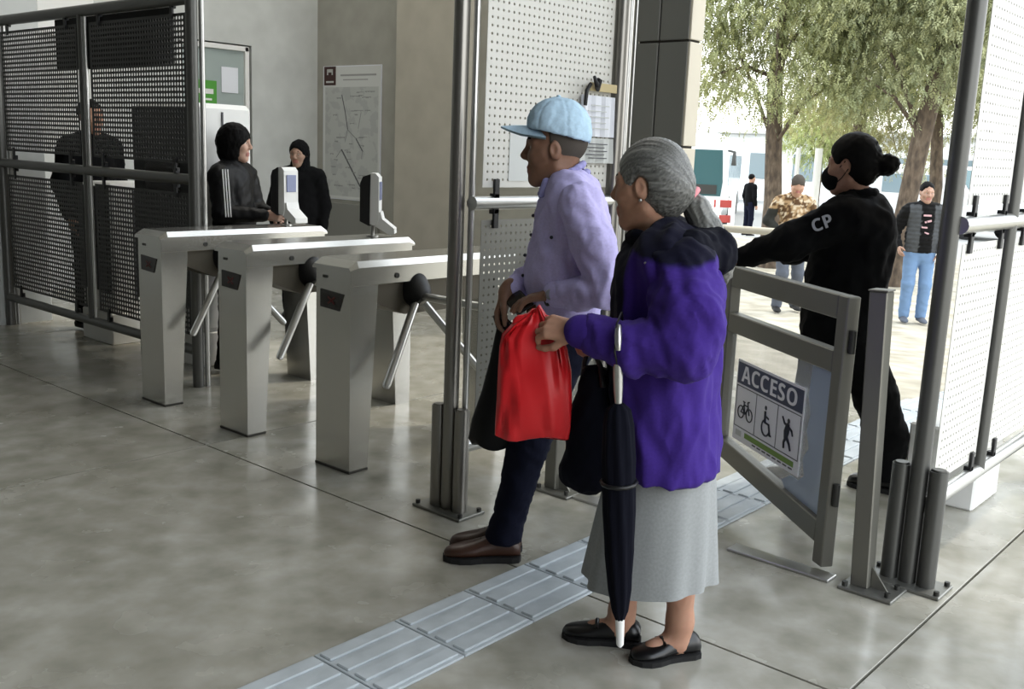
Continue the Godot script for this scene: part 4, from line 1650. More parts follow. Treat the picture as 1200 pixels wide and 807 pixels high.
func head_into(f: Field, C: Vector3, F: Vector3, k := 1.0, U := Vector3.UP) -> void:
	var S := U.cross(F).normalized()
	U = F.cross(S).normalized()
	var B := Basis(S, U, F)
	var j := 0.018 * k
	f.ell(C + B * V(0, 0.042, -0.012) * k, V(0.074, 0.088, 0.094) * k, 0.001, B)
	f.ell(C + B * V(0, -0.028, 0.022) * k, V(0.060, 0.082, 0.068) * k, 0.03 * k, B)
	f.cap(C + B * V(0, -0.098, 0.062) * k, C + B * V(0, -0.090, 0.050) * k, 0.021 * k, 0.024 * k, 0.025 * k)
	for s in [-1.0, 1.0]:
		f.cap(C + B * V(0.016 * s, -0.094, 0.058) * k, C + B * V(0.052 * s, -0.055, -0.012) * k, 0.020 * k, 0.020 * k, 0.025 * k)
		f.cap(C + B * V(0.040 * s, -0.018, 0.058) * k, C + B * V(0.052 * s, -0.008, 0.03) * k, 0.024 * k, 0.022 * k, 0.025 * k)
		f.cap(C + B * V(0.010 * s, 0.030, 0.083) * k, C + B * V(0.048 * s, 0.026, 0.062) * k, 0.013 * k, 0.012 * k, 0.02 * k)
		f.ell(C + B * V(0.031 * s, 0.010, 0.094) * k, V(0.017, 0.011, 0.016) * k, 0.012 * k, B, true)
	f.cap(C + B * V(0, 0.020, 0.086) * k, C + B * V(0, -0.018, 0.106) * k, 0.009 * k, 0.012 * k, 0.012 * k)
	for s in [-1.0, 1.0]:
		f.cap(C + B * V(0.011 * s, -0.026, 0.094) * k, C + B * V(0.008 * s, -0.024, 0.10) * k, 0.0085 * k, 0.009 * k, 0.008 * k)
		var eb := B * Basis.from_euler(V(0.15, 0.35 * s, 0))
		f.ell(C + B * V(0.076 * s, 0.002, -0.010) * k, V(0.009, 0.032, 0.020) * k, 0.008 * k, eb)
		f.ell(C + B * V(0.086 * s, 0.006, -0.006) * k, V(0.006, 0.017, 0.010) * k, 0.006 * k, eb, true)
	f.cap(C + B * V(-0.018, -0.058, 0.083) * k, C + B * V(0.018, -0.058, 0.083) * k, 0.0085 * k, 0.0085 * k, 0.010 * k)
	f.cap(C + B * V(-0.015, -0.070, 0.080) * k, C + B * V(0.015, -0.070, 0.080) * k, 0.0095 * k, 0.0095 * k, 0.010 * k)
	f.cap(C + B * V(-0.022, -0.0645, 0.093) * k, C + B * V(0.022, -0.0645, 0.093) * k, 0.002 * k, 0.002 * k, 0.006 * k, Vector3.ZERO, 1.0, true)


func neck_into(f: Field, C: Vector3, F: Vector3, base: Vector3, k := 1.0) -> void:
	f.cap(C - F * 0.028 * k + V(0, -0.04, 0) * k, base, 0.050 * k, 0.056 * k, 0.03)


func hand_into(f: Field, W: Vector3, D: Vector3, N: Vector3, curl: Array, thumb_side := 1.0, k := 1.0) -> void:
	# W wrist, D along the hand, N towards which the fingers curl
	D = D.normalized()
	N = (N - D * N.dot(D)).normalized()
	var T := D.cross(N) * thumb_side
	var j := 0.010 * k
	f.cap(W - D * 0.02 * k, W + D * 0.02 * k, 0.026 * k, 0.026 * k, j, N, 0.75)
	var offs := [0.030, 0.011, -0.009, -0.027]
	var lens := [0.070, 0.078, 0.073, 0.056]
	for q in 4:
		var kn: Vector3 = W + D * (0.088 - 0.006 * absf(q - 1.2)) * k + T * offs[q] * k
		f.cap(W + D * 0.012 * k + T * offs[q] * 0.6 * k, kn, 0.016 * k, 0.0115 * k, j)
		var p := kn
		var ang := 0.0
		var fr := [0.44, 0.31, 0.25]
		var rr := [0.0098, 0.0088, 0.0080, 0.0068]
		for s in 3:
			ang += float(curl[q]) * [0.8, 1.0, 0.7][s]
			var d := D * cos(ang) + N * sin(ang) + T * (0.06 * (1.5 - q)) * (1.0 - 0.3 * s)
			var e: Vector3 = p + d.normalized() * lens[q] * fr[s] * k
			f.cap(p, e, rr[s] * k, rr[s + 1] * k, 0.004 * k)
			p = e
	var tb := W + D * 0.028 * k + T * 0.026 * k + N * 0.008 * k
	var t1 := tb + (D * 0.7 + T * 0.55 + N * 0.45).normalized() * 0.040 * k
	var t2 := t1 + (D * 0.9 + T * 0.1 + N * 0.45).normalized() * 0.032 * k
	var t3 := t2 + (D * 0.95 - T * 0.1 + N * 0.3).normalized() * 0.024 * k
	f.cap(W + D * 0.01 * k + T * 0.012 * k, tb, 0.017 * k, 0.016 * k, j)
	f.chain([tb, t1, t2, t3], [0.0145 * k, 0.0115 * k, 0.0098 * k, 0.0078 * k], 0.005 * k)


func eyes(parent: Node, C: Vector3, F: Vector3, k := 1.0) -> void:
	var S := Vector3.UP.cross(F).normalized()
	var B := Basis(S, Vector3.UP, F)
	for s in [-1.0, 1.0]:
		var mb := MB.new()
		mb.ball(C + B * V(0.031 * s, 0.010, 0.0705) * k, V(0.0115, 0.0095, 0.0115) * k, 12, 8)
		var e := part(parent, "eye", mb, M.eye_white)
		mb = MB.new()
		mb.ball(C + B * V(0.031 * s, 0.009, 0.0772) * k, V(0.0058, 0.0058, 0.0058) * k, 10, 6)
		part(e, "iris", mb, M.iris)
		mb = MB.new()
		mb.tube([C + B * V(0.014 * s, 0.034, 0.093) * k, C + B * V(0.032 * s, 0.040, 0.085) * k, C + B * V(0.050 * s, 0.034, 0.066) * k], [0.003 * k, 0.0042 * k, 0.002 * k], 6)
		part(parent, "eyebrow", mb, M.hair_black)


func shoe(mb: MB, toe: Vector3, heel: Vector3, w: float, h: float, ankle_h := 0.0) -> void:
	# a low shoe from heel to toe: rings across its length
	var d := (toe - heel)
	var L := d.length()
	var fw := d / L
	var sd := fw.cross(Vector3.UP).normalized()
	var prof := [[0.0, 0.30, 0.62], [0.03, 0.40, 0.80], [0.12, 0.46, 1.0], [0.30, 0.42, 0.98], [0.45, 0.42, 0.82], [0.62, 0.50, 0.62], [0.78, 0.50, 0.50], [0.90, 0.40, 0.42], [0.97, 0.26, 0.32], [1.0, 0.10, 0.18]]
	var rings := []
	for e in prof:
		var c: Vector3 = heel + fw * L * e[0]
		var hw: float = w * e[1]
		var hh: float = h * e[2]
		var r := []
		for q in 14:
			var a := TAU * q / 14.0
			var x := cos(a)
			var y := sin(a)
			var xx := signf(x) * pow(absf(x), 0.7) * hw * (1.0 if y < 0 else lerpf(1.0, 0.72, y))
			var yy := hh * 0.5 + hh * 0.5 * signf(y) * pow(absf(y), 0.65 if y < 0 else 0.9)
			r.append(c + sd * xx + V(0, yy, 0))
		rings.append(r)
	loft(mb, rings)


func sole(mb: MB, toe: Vector3, heel: Vector3, w: float, t: float) -> void:
	var d := (toe - heel)
	var sd := d.normalized().cross(Vector3.UP).normalized()
	var pts := PackedVector2Array()
	for e in [[-0.015, 0.20], [0.02, 0.40], [0.12, 0.47], [0.32, 0.43], [0.5, 0.44], [0.66, 0.53], [0.8, 0.52], [0.92, 0.40], [1.01, 0.14]]:
		pts.append(Vector2(e[0] * d.length(), e[1] * w))
	for k in range(pts.size() - 1, -1, -1):
		pts.append(Vector2(pts[k].x, -pts[k].y))
	mb.prism(pts, t, Transform3D(Basis(d.normalized(), sd, Vector3.UP), V(heel.x, toe.y, heel.z)))


func skin_tint(base: Color, C: Vector3, F: Vector3, lip: Color) -> Callable:
	var S := Vector3.UP.cross(F).normalized()
	var B := Basis(S, Vector3.UP, F)
	return func(p: Vector3, _n: Vector3) -> Color:
		var q: Vector3 = B.transposed() * (p - C)
		var c := base
		if q.z > 0.074 and absf(q.x) < 0.028 and q.y < -0.050 and q.y > -0.080:
			c = lip
		var m := fold2.get_noise_3d(p.x * 1.5, p.y * 1.5, p.z * 1.5) * 0.10
		return Color(c.r * (1.0 + m), c.g * (1.0 + m), c.b * (1.0 + m))


func people() -> void:
	man()
	woman()
	guard()
	others()


func man() -> void:
	var t := thing("person", "man in light blue cap and lavender shirt holding a phone", "person", V(-2.201, 0, -2.653), 0.6927)
	var F := V(-0.99, 0, -0.14).normalized()
	var C := V(0.056, 1.452, 0)
	var skin := Color(0.20, 0.108, 0.072)
	# body: one skin surface, head and hands on finer grids
	var mb := MB.new()
	var tint := skin_tint(skin, C, F, Color(0.22, 0.10, 0.075))
	var f := Field.new(V(-0.10, 1.22, -0.12), V(0.21, 1.62, 0.12), 0.0045)
	head_into(f, C, F, 1.0)
	neck_into(f, C, F, V(0.105, 1.27, 0), 1.02)
	f.net(mb, null, tint)
	var wn := V(0.078, 0.990, 0.165)
	f = Field.new(V(-0.16, 0.84, 0.06), V(0.17, 1.06, 0.25), 0.0045)
	hand_into(f, wn, V(-0.94, -0.22, -0.16), V(-0.3, -0.95, -0.05), [0.24, 0.30, 0.36, 0.42], -1.0, 1.04)
	f.cap(wn + V(0.07, 0.0, 0.02), wn, 0.034, 0.028, 0.02)
	f.net(mb, null, tint)
	var wf := V(-0.085, 0.972, 0.02)
	f = Field.new(V(-0.2, 0.8, -0.10), V(0.0, 1.04, 0.11), 0.0045)
	hand_into(f, wf, V(-0.25, -0.95, 0.05), V(0.75, -0.3, 0.35), [0.45, 0.5, 0.55, 0.6], 1.0, 1.0)
	f.cap(wf + V(0.05, 0.02, -0.05), wf, 0.034, 0.028, 0.02)
	f.net(mb, null, tint)
	f = Field.new(V(-0.16, 0.0, -0.30), V(0.34, 1.40, 0.30), 0.022)
	f.cap(V(0.115, 1.22, 0), V(0.125, 0.90, 0), 0.155, 0.15, 0.05, Vector3.RIGHT, 0.65)
	f.chain([V(0.14, 1.28, 0.16), V(0.235, 1.02, 0.21), wn], [0.05, 0.04, 0.03], 0.03)
	f.chain([V(0.13, 1.28, -0.16), V(0.06, 1.03, -0.20), wf], [0.05, 0.04, 0.03], 0.03)
	f.chain([V(0.12, 0.82, 0.08), V(0.0, 0.44, 0.05), V(-0.06, 0.06, 0.04)], [0.07, 0.05, 0.035], 0.04)
	f.chain([V(0.12, 0.82, -0.08), V(0.02, 0.44, -0.04), V(-0.05, 0.06, -0.05)], [0.07, 0.05, 0.035], 0.04)
	f.net(mb, null, tint)
	part(t, "body", mb, M.skin)
	eyes(t, C, F)
	# short grey hair under the cap
	mb = MB.new()
	f = Field.new(V(-0.06, 1.36, -0.11), V(0.2, 1.60, 0.11), 0.007)
	f.ell(C + V(0.016, 0.038, 0.002), V(0.0955, 0.088, 0.077), 0.001)
	f.cut(V(0.045, 1.45, 0), V(-0.95, -0.25, 0).normalized())
	f.cut(V(0.05, 1.415, 0), V(-0.35, -0.94, 0).normalized())
	f.net(mb)
	part(t, "hair", mb, M.hair_short)
	# cap
	mb = MB.new()
	f = Field.new(V(-0.08, 1.43, -0.13), V(0.21, 1.66, 0.13), 0.006)
	var ct := Basis(Vector3.BACK, -0.10)
	f.ell(V(0.066, 1.520, -0.002), V(0.100, 0.110, 0.090), 0.001, ct)
	f.ell(V(0.028, 1.543, -0.002), V(0.066, 0.072, 0.080), 0.03, ct)
	f.ell(V(0.100, 1.510, -0.002), V(0.070, 0.086, 0.086), 0.04, ct)
	f.cut(V(0.06, 1.506, 0), V(-0.20, -1.0, 0).normalized())
	f.ell(V(0.066, 1.495, -0.002), V(0.090, 0.10, 0.080), 0.004, ct, true)
	f.net(mb, func(p, _n): return 0.003 * fold2.get_noise_3d(p.x * 0.9, p.y, p.z) + (-0.0018 if absf(fposmod(atan2(p.z, p.x - 0.068) + PI / 12, PI / 3) - PI / 6) < 0.04 else 0.0))
	var cp := part(t, "cap", mb, M.cap_blue, "light blue baseball cap")
	mb = MB.new()
	var rows := 8
	var cols := 12
	var up := []
	var dn := []
	for i in rows + 1:
		var u := i / float(rows)
		var ru := []
		var rd := []
		for j in cols + 1:
			var w := (j / float(cols) - 0.5) * 2.0
			var len := 0.118 * sqrt(maxf(0.0, 1.0 - pow(absf(w), 2.6)))
			var x := -0.012 + 0.035 * w * w - u * len
			var y := 1.532 + 0.006 * u - 0.034 * w * w - 0.010 * u * u
			ru.append(V(x, y, 0.078 * w - 0.002 - u * len * 0.12))
			rd.append(V(x, y - 0.006, 0.078 * w - 0.002 - u * len * 0.12))
		up.append(ru); dn.append(rd)
	for i in rows:
		for j in cols:
			mb.quad(up[i][j], up[i + 1][j], up[i + 1][j + 1], up[i][j + 1], V(-0.1, 1, 0.3 * (j - cols / 2.0) / cols).normalized())
			mb.quad(dn[i][j], dn[i + 1][j], dn[i + 1][j + 1], dn[i][j + 1], V(0, -1, 0))
	for j in cols:
		mb.quad(up[rows][j], up[rows][j + 1], dn[rows][j + 1], dn[rows][j], V(-1, 0, 0))
	part(cp, "brim", mb, M.cap_blue)
	mb = MB.new()
	mb.ball(V(0.060, 1.632, -0.002), V(0.008, 0.005, 0.008), 10, 6)
	part(cp, "button", mb, M.cap_blue)
	mb = MB.new()
	mb.tube([V(0.146, 1.494, 0.050), V(0.164, 1.496, 0.02), V(0.164, 1.496, -0.02), V(0.146, 1.494, -0.050)], [0.009, 0.009, 0.009, 0.009], 8)
	part(cp, "back_strap", mb, M.navy)
	# shirt
	mb = MB.new()
	var shirt_fold := func(p: Vector3, _n: Vector3) -> float:
		return 0.010 * crease.get_noise_3d(p.x * 1.3 + p.y * 0.5, p.y * 0.8 - p.x * 0.6, p.z * 1.2) + 0.006 * fold.get_noise_3d(p.x * 1.6, p.y * 1.1 + p.x, p.z * 1.4) - 0.004
	f = Field.new(V(-0.10, 0.84, -0.26), V(0.34, 1.44, 0.26), 0.010)
	f.cap(V(0.113, 1.20, 0), V(0.125, 0.93, 0), 0.178, 0.182, 0.03, Vector3.RIGHT, 0.66)
	f.ell(V(0.080, 1.04, 0), V(0.110, 0.14, 0.150), 0.06)
	f.cap(V(0.125, 1.295, -0.12), V(0.125, 1.295, 0.12), 0.072, 0.072, 0.05)
	f.cap(V(0.11, 1.34, -0.04), V(0.11, 1.34, 0.04), 0.055, 0.055, 0.05)
	f.ell(V(0.160, 1.22, 0), V(0.09, 0.13, 0.15), 0.05)
	f.cut(V(0.0, 0.885, 0), V(0.0, -1, 0))
	f.cap(V(0.045, 1.375, 0), V(-0.005, 1.27, 0), 0.045, 0.008, 0.01, Vector3.ZERO, 1.0, true)
	f.net(mb, shirt_fold)
	f = Field.new(V(0.02, 0.88, 0.05), V(0.36, 1.40, 0.34), 0.009)
	f.chain([V(0.140, 1.285, 0.155), V(0.195, 1.16, 0.205), V(0.240, 1.015, 0.222)], [0.076, 0.066, 0.058], 0.03)
	f.chain([V(0.240, 1.012, 0.222), V(0.165, 0.996, 0.200), V(0.092, 0.990, 0.172)], [0.060, 0.054, 0.044], 0.018)
	f.net(mb, shirt_fold)
	f = Field.new(V(-0.14, 0.90, -0.32), V(0.24, 1.40, 0.08), 0.010)
	f.chain([V(0.13, 1.28, -0.155), V(0.06, 1.03, -0.21), V(-0.065, 0.980, 0.0)], [0.074, 0.062, 0.045], 0.03)
	f.net(mb, shirt_fold)
	var sh := part(t, "shirt", mb, M.lavender, "lavender long-sleeved shirt")
	mb = MB.new()
	f = Field.new(V(-0.05, 1.25, -0.13), V(0.22, 1.45, 0.13), 0.006)
	for e in [[0.0, 0.066, 0.058, 0.016], [-0.028, 0.082, 0.072, 0.014]]:
		var prev := Vector3.ZERO
		for q in 15:
			var a := -PI + 0.30 + (TAU - 0.60) * q / 14.0
			var p := V(0.088 + cos(a) * e[1], 1.374 + e[0] + 0.040 * cos(a), sin(a) * e[2])
			if q:
				f.cap(prev, p, 0.008, 0.008, 0.016)
			prev = p
	for s in [-1.0, 1.0]:
		f.cap(V(0.03, 1.352, 0.045 * s), V(0.012, 1.30, 0.05 * s), 0.012, 0.006, 0.02)
	f.net(mb)
	part(sh, "collar", mb, M.lavender_dark, "open collar with darker inside")
	for k in 4:
		mb = MB.new()
		mb.ball(V([-0.008, -0.012, -0.030, -0.034][k], [1.235, 1.17, 1.10, 1.03][k], 0.035), V(0.006, 0.006, 0.006), 8, 6)
		part(sh, "button", mb, M.navy)
	mb = MB.new()
	mb.ball(V(0.055, 1.175, 0.165), V(0.006, 0.006, 0.006), 8, 6)
	part(sh, "pocket_button", mb, M.navy)
	mb = MB.new()
	f = Field.new(V(0.02, 0.91, 0.09), V(0.18, 1.07, 0.26), 0.006)
	f.cap(V(0.112, 0.992, 0.180), V(0.080, 0.990, 0.166), 0.047, 0.045, 0.01)
	f.net(mb)
	part(sh, "cuff", mb, M.lavender)
	# watch
	mb = MB.new()
	var wp := []
	var wr := []
	for q in 17:
		var a := TAU * q / 16.0
		wp.append(V(0.052, 0.986, 0.160) + V(0.25 * sin(a), cos(a), 0.97 * sin(a)) * 0.032)
		wr.append(0.008)
	mb.tube(wp, wr, 8, false)
	var wt := part(t, "watch", mb, M.black, "dark wrist watch")
	mb = MB.new()
	mb.cyl(V(0.058, 0.990, 0.188), V(0.062, 0.992, 0.202), 0.018, 16)
	part(wt, "dial", mb, M.stainless)
	# jeans
	mb = MB.new()
	f = Field.new(V(-0.18, 0.05, -0.24), V(0.32, 0.98, 0.24), 0.012)
	f.cap(V(0.125, 0.92, 0), V(0.125, 0.84, 0), 0.165, 0.16, 0.03, Vector3.RIGHT, 0.72)
	f.chain([V(0.105, 0.80, 0.08), V(0.010, 0.44, 0.055), V(-0.060, 0.10, 0.04)], [0.098, 0.070, 0.058], 0.03)
	f.chain([V(0.125, 0.80, -0.08), V(0.02, 0.44, -0.035), V(-0.050, 0.10, -0.045)], [0.098, 0.070, 0.056], 0.03)
	f.cap(V(-0.06, 0.105, 0.04), V(-0.064, 0.085, 0.04), 0.066, 0.066, 0.01)
	f.cut(V(0, 0.065, 0), V(0, -1, 0))
	f.net(mb, func(p, _n): return 0.006 * fold.get_noise_3d(p.x, p.y * 2.2 + p.x * 1.5, p.z) + 0.003 * fold2.get_noise_3d(p.x, p.y * 1.4, p.z))
	part(t, "jeans", mb, M.jeans_dark, "very dark navy jeans")
	for e in [[V(-0.275, 0, 0.075), V(-0.005, 0, 0.035)], [V(-0.262, 0, -0.035), V(0.0, 0, -0.055)]]:
		mb = MB.new()
		shoe(mb, e[0] + V(0, 0.018, 0), e[1] + V(0, 0.018, 0), 0.095, 0.085)
		var so := part(t, "shoe", mb, M.brown_leather, "brown leather shoe")
		mb = MB.new()
		sole(mb, e[0], e[1], 0.10, 0.02)
		part(so, "sole", mb, M.black_matte)
		mb = MB.new()
		var c: Vector3 = e[1].lerp(e[0], 0.52)
		for q in 3:
			var d: Vector3 = (e[0] - e[1]).normalized()
			var sd := d.cross(Vector3.UP)
			var pc := c + d * 0.022 * (q - 1) + V(0, 0.088 - 0.010 * q, 0)
			mb.tube([pc - sd * 0.022 + V(0, -0.008, 0), pc + V(0, 0.003, 0), pc + sd * 0.022 + V(0, -0.008, 0)], [0.0025, 0.003, 0.0025], 5)
		part(so, "laces", mb, M.black)
	# phone in his hands
	var ph := thing("phone", "small black phone in the hands of the man", "phone", V(-2.201, 0, -2.653) + Basis(Vector3.UP, 0.6927) * V(-0.045, 0.945, 0.085), 0.6927)
	mb = MB.new()
	mb.box(Vector3.ZERO, V(0.068, 0.010, 0.12), 0.004, Basis.from_euler(V(0.3, 0.5, 0.65)))
	var pb := part(ph, "case", mb, M.black)
	mb = MB.new()
	mb.box(Basis.from_euler(V(0.3, 0.5, 0.65)) * V(0, 0.0055, 0), V(0.060, 0.001, 0.11), 0.0, Basis.from_euler(V(0.3, 0.5, 0.65)))
	part(ph, "display", mb, M.reader_dark)
	# his black carrier bag
	var bg := thing("black_bag", "slack black bag hanging from the hand of the capped man", "bag", V(-2.201, 0, -2.653), 0.6927)
	mb = MB.new()
	var rings := []
	for e in [[0.425, -0.11, 0.078, 0.045], [0.445, -0.112, 0.088, 0.055], [0.52, -0.10, 0.088, 0.06], [0.62, -0.085, 0.074, 0.055], [0.72, -0.08, 0.058, 0.045], [0.80, -0.085, 0.040, 0.03], [0.86, -0.095, 0.020, 0.018]]:
		var r := []
		for q in 28:
			var a := TAU * q / 28.0
			var wv := 1.0 + 0.06 * sin(a * 5.0 + float(e[0]) * 9.0) * (1.3 - float(e[0]))
			r.append(V(e[1] + cos(a) * float(e[2]) * wv, e[0] + 0.01 * sin(a * 3.0), 0.04 + sin(a) * float(e[3]) * wv))
		rings.append(r)
	loft(mb, rings)
	part(bg, "pouch", mb, M.black_nylon)
	for s in [-1.0, 1.0]:
		mb = MB.new()
		mb.tube([V(-0.10 + 0.012 * s, 0.845, 0.04), V(-0.115 + 0.01 * s, 0.885, 0.05), V(-0.11, 0.915, 0.055)], [0.007, 0.006, 0.006], 8)
		part(bg, "handle", mb, M.black_nylon)


func woman() -> void:
	var at := V(-1.459, 0, -2.373)
	var turn := 0.5512
	var t := thing("person", "grey-haired woman in purple jacket and long grey skirt", "person", at, turn)
	var F := V(-0.94, -0.06, -0.34).normalized()
	var C := V(-0.089, 1.362, 0)
	var skin := Color(0.40, 0.22, 0.15)
	var tint := skin_tint(skin, C, F, Color(0.36, 0.15, 0.12))
	var mb := MB.new()
	var f := Field.new(V(-0.24, 1.13, -0.14), V(0.07, 1.51, 0.12), 0.0042)
	head_into(f, C, F, 0.95)
	neck_into(f, C, F, V(-0.045, 1.19, 0), 0.95)
	f.net(mb, null, tint)
	var wn := V(-0.248, 0.985, 0.175)
	f = Field.new(V(-0.46, 0.88, 0.02), V(-0.16, 1.08, 0.25), 0.0042)
	hand_into(f, wn, V(-0.97, 0.08, -0.18), V(0.1, -0.62, -0.78), [0.75, 0.8, 0.8, 0.85], 1.0, 0.95)
	f.cap(wn + V(0.07, 0.0, 0.01), wn, 0.032, 0.026, 0.02)
	f.net(mb, null, tint)
	f = Field.new(V(-0.32, 0.02, -0.28), V(0.2, 1.25, 0.28), 0.018)
	f.cap(V(-0.03, 1.12, 0), V(0.0, 0.70, 0), 0.14, 0.15, 0.05, Vector3.RIGHT, 0.7)
	f.chain([V(0.02, 1.14, 0.15), V(0.02, 0.96, 0.21), wn], [0.05, 0.042, 0.028], 0.03)
	f.chain([V(-0.03, 1.14, -0.15), V(-0.08, 0.93, -0.19), V(-0.20, 0.93, -0.02)], [0.05, 0.042, 0.028], 0.03)
	f.cap(V(-0.19, 0.93, -0.03), V(-0.235, 0.915, 0.03), 0.028, 0.032, 0.02)
	f.net(mb, null, tint)
	f = Field.new(V(-0.22, 0.02, -0.14), V(0.2, 0.64, 0.10), 0.010)
	f.chain([V(-0.03, 0.62, -0.07), V(-0.06, 0.36, -0.06), V(-0.088, 0.10, -0.05), V(-0.085, 0.05, -0.05)], [0.075, 0.055, 0.036, 0.038], 0.03)
	f.chain([V(0.04, 0.62, 0.03), V(0.07, 0.36, 0.01), V(0.085, 0.11, -0.004), V(0.08, 0.05, -0.002)], [0.075, 0.055, 0.036, 0.038], 0.03)
	f.cap(V(-0.085, 0.045, -0.05), V(-0.17, 0.035, -0.05), 0.034, 0.026, 0.02)
	f.cap(V(0.075, 0.045, 0.0), V(0.01, 0.035, 0.035), 0.034, 0.026, 0.02)
	f.net(mb, null, tint)
	part(t, "body", mb, M.skin)
	eyes(t, C, F, 0.95)
	# hair drawn back to a pony tail
	mb = MB.new()
	var S := Vector3.UP.cross(F).normalized()
	var B := Basis(S, F.cross(S).normalized(), F)
	f = Field.new(V(-0.23, 1.22, -0.14), V(0.09, 1.53, 0.13), 0.0045)
	f.ell(C + B * V(0, 0.040, -0.017), V(0.083, 0.097, 0.100), 0.001, B)
	f.ell(C + B * V(0, -0.01, -0.055), V(0.066, 0.075, 0.06), 0.04, B)
	f.cap(C + B * V(0, -0.005, -0.09), V(0.012, 1.352, 0.0), 0.04, 0.022, 0.04)
	f.ell(C + B * V(0, -0.045, 0.085), V(0.085, 0.105, 0.075), 0.012, B, true)
	f.ell(C + B * V(0.0, -0.115, 0.02), V(0.11, 0.10, 0.075), 0.012, B, true)
	for s in [-1.0, 1.0]:
		f.ell(C + B * V(0.080 * s, 0.0, -0.004), V(0.024, 0.034, 0.026), 0.008, B, true)
	var streak := func(p: Vector3, _n: Vector3) -> Color:
		var q: Vector3 = B.transposed() * (p - C)
		var a := atan2(q.x, q.y + 0.03)
		var s: float = fold2.get_noise_3d(a * 1.2, q.z * 0.14, 0.0) * 0.7 + fold2.get_noise_3d(a * 2.6, q.z * 0.16, 4.0) * 0.7
		return Color(0.050, 0.050, 0.047).lerp(Color(0.25, 0.25, 0.235), clampf(0.36 + s * 0.7 + clampf((q.z - 0.0) * 6.0, 0.0, 0.3), 0, 1))
	f.net(mb, func(p, _n):
		var q: Vector3 = B.transposed() * (p - C)
		return 0.0028 * fold2.get_noise_3d(atan2(q.x, q.y + 0.03) * 1.0, q.z * 0.14, 0.0), streak)
	var hr := part(t, "hair", mb, M.hair_tinted, "grey hair combed back")
	mb = MB.new()
	f = Field.new(V(-0.03, 1.08, -0.08), V(0.19, 1.39, 0.08), 0.0055)
	f.chain([V(0.012, 1.352, 0), V(0.045, 1.315, 0.005), V(0.075, 1.26, 0.008), V(0.108, 1.20, 0.01), V(0.126, 1.15, 0.01), V(0.132, 1.11, 0.01)], [0.018, 0.032, 0.038, 0.036, 0.026, 0.008], 0.02)
	f.net(mb, func(p, _n): return 0.005 * fold2.get_noise_3d((p.x + 0.6 * p.y) * 2.0, (p.y - p.x) * 0.12, p.z * 2.0), func(p, _n): return Color(0.045, 0.045, 0.042).lerp(Color(0.27, 0.27, 0.25), clampf(0.40 + 0.9 * fold2.get_noise_3d((p.x + 0.6 * p.y) * 3.0, (p.y - p.x) * 0.10, p.z * 3.0), 0, 1)))
	part(t, "pony_tail", mb, M.hair_tinted)
	mb = MB.new()
	var tp := []
	var tr := []
	for q in 13:
		var a := TAU * q / 12.0
		tp.append(V(0.024, 1.342, 0.002) + V(0.62 * cos(a), 0.78 * cos(a), sin(a)).normalized() * 0.028)
		tr.append(0.010)
	mb.tube(tp, tr, 8, false)
	part(t, "hair_tie", mb, M.pink, "pink hair tie")
	mb = MB.new()
	mb.ball(C + B * V(0.079, -0.032, -0.008) * 0.95, V(0.005, 0.005, 0.005), 8, 6)
	part(t, "earring", mb, M.stainless)
	# jacket
	mb = MB.new()
	var jd := func(p: Vector3, _n: Vector3) -> float:
		return 0.016 * crease.get_noise_3d(p.x * 1.3, p.y * 0.42, p.z * 1.2) + 0.008 * fold.get_noise_3d(p.x * 1.3 + p.y * 0.5, p.y * 0.6, p.z * 1.3) - 0.006
	var ad := func(p: Vector3, _n: Vector3) -> float:
		return 0.012 * crease.get_noise_3d(p.x * 1.8 + p.y * 1.1, p.y * 0.7 - p.x * 0.5, p.z) + 0.006 * fold.get_noise_3d(p.x * 1.5, p.y * 1.5, p.z * 1.5) - 0.004
	var purple := Color(0.052, 0.026, 0.215)
	var navy := Color(0.008, 0.009, 0.021)
	var jt := func(p: Vector3, _n: Vector3) -> Color:
		var up := p.y - (1.205 + 0.10 * clampf(p.x - 0.05, 0, 1) - 0.25 * clampf(p.z - 0.12, 0, 1))
		var front := minf(minf(-0.105 - 0.05 * clampf(1.1 - p.y, 0, 0.4) - p.x, 0.125 - p.z), p.y - 0.62)
		return purple.lerp(navy, clampf(maxf(up, front) / 0.012 + 0.5, 0, 1))
	f = Field.new(V(-0.26, 0.52, -0.25), V(0.24, 1.32, 0.25), 0.010)
	f.chain([V(-0.025, 1.10, 0), V(-0.015, 0.88, 0), V(0.008, 0.60, 0)], [0.185, 0.196, 0.203], 0.03, Vector3.RIGHT, 0.76)
	f.cap(V(-0.02, 1.175, -0.11), V(-0.02, 1.175, 0.11), 0.088, 0.088, 0.05)
	f.ell(V(0.035, 1.08, 0), V(0.11, 0.13, 0.16), 0.05)
	f.cut(V(0, 0.575, 0), V(0.06, -1, 0).normalized())
	f.net(mb, jd, jt)
	f = Field.new(V(-0.34, 0.84, 0.02), V(0.20, 1.30, 0.36), 0.009)
	f.chain([V(0.015, 1.155, 0.145), V(0.042, 1.06, 0.212), V(0.045, 0.975, 0.235)], [0.092, 0.088, 0.078], 0.04)
	f.chain([V(0.045, 0.968, 0.235), V(-0.09, 0.962, 0.225), V(-0.205, 0.984, 0.19)], [0.078, 0.070, 0.050], 0.022)
	f.cut(V(-0.222, 0.985, 0.185), V(-0.97, 0.08, -0.15).normalized(), V(-0.34, 0.9, 0.08), V(-0.15, 1.07, 0.36))
	f.net(mb, ad, jt)
	f = Field.new(V(-0.30, 0.84, -0.33), V(0.12, 1.28, 0.04), 0.012)
	f.chain([V(-0.03, 1.15, -0.155), V(-0.08, 0.94, -0.21), V(-0.19, 0.93, -0.04)], [0.088, 0.072, 0.05], 0.03)
	f.net(mb, ad, jt)
	var jk := part(t, "jacket", mb, M.jacket, "purple jacket with dark navy yoke and front")
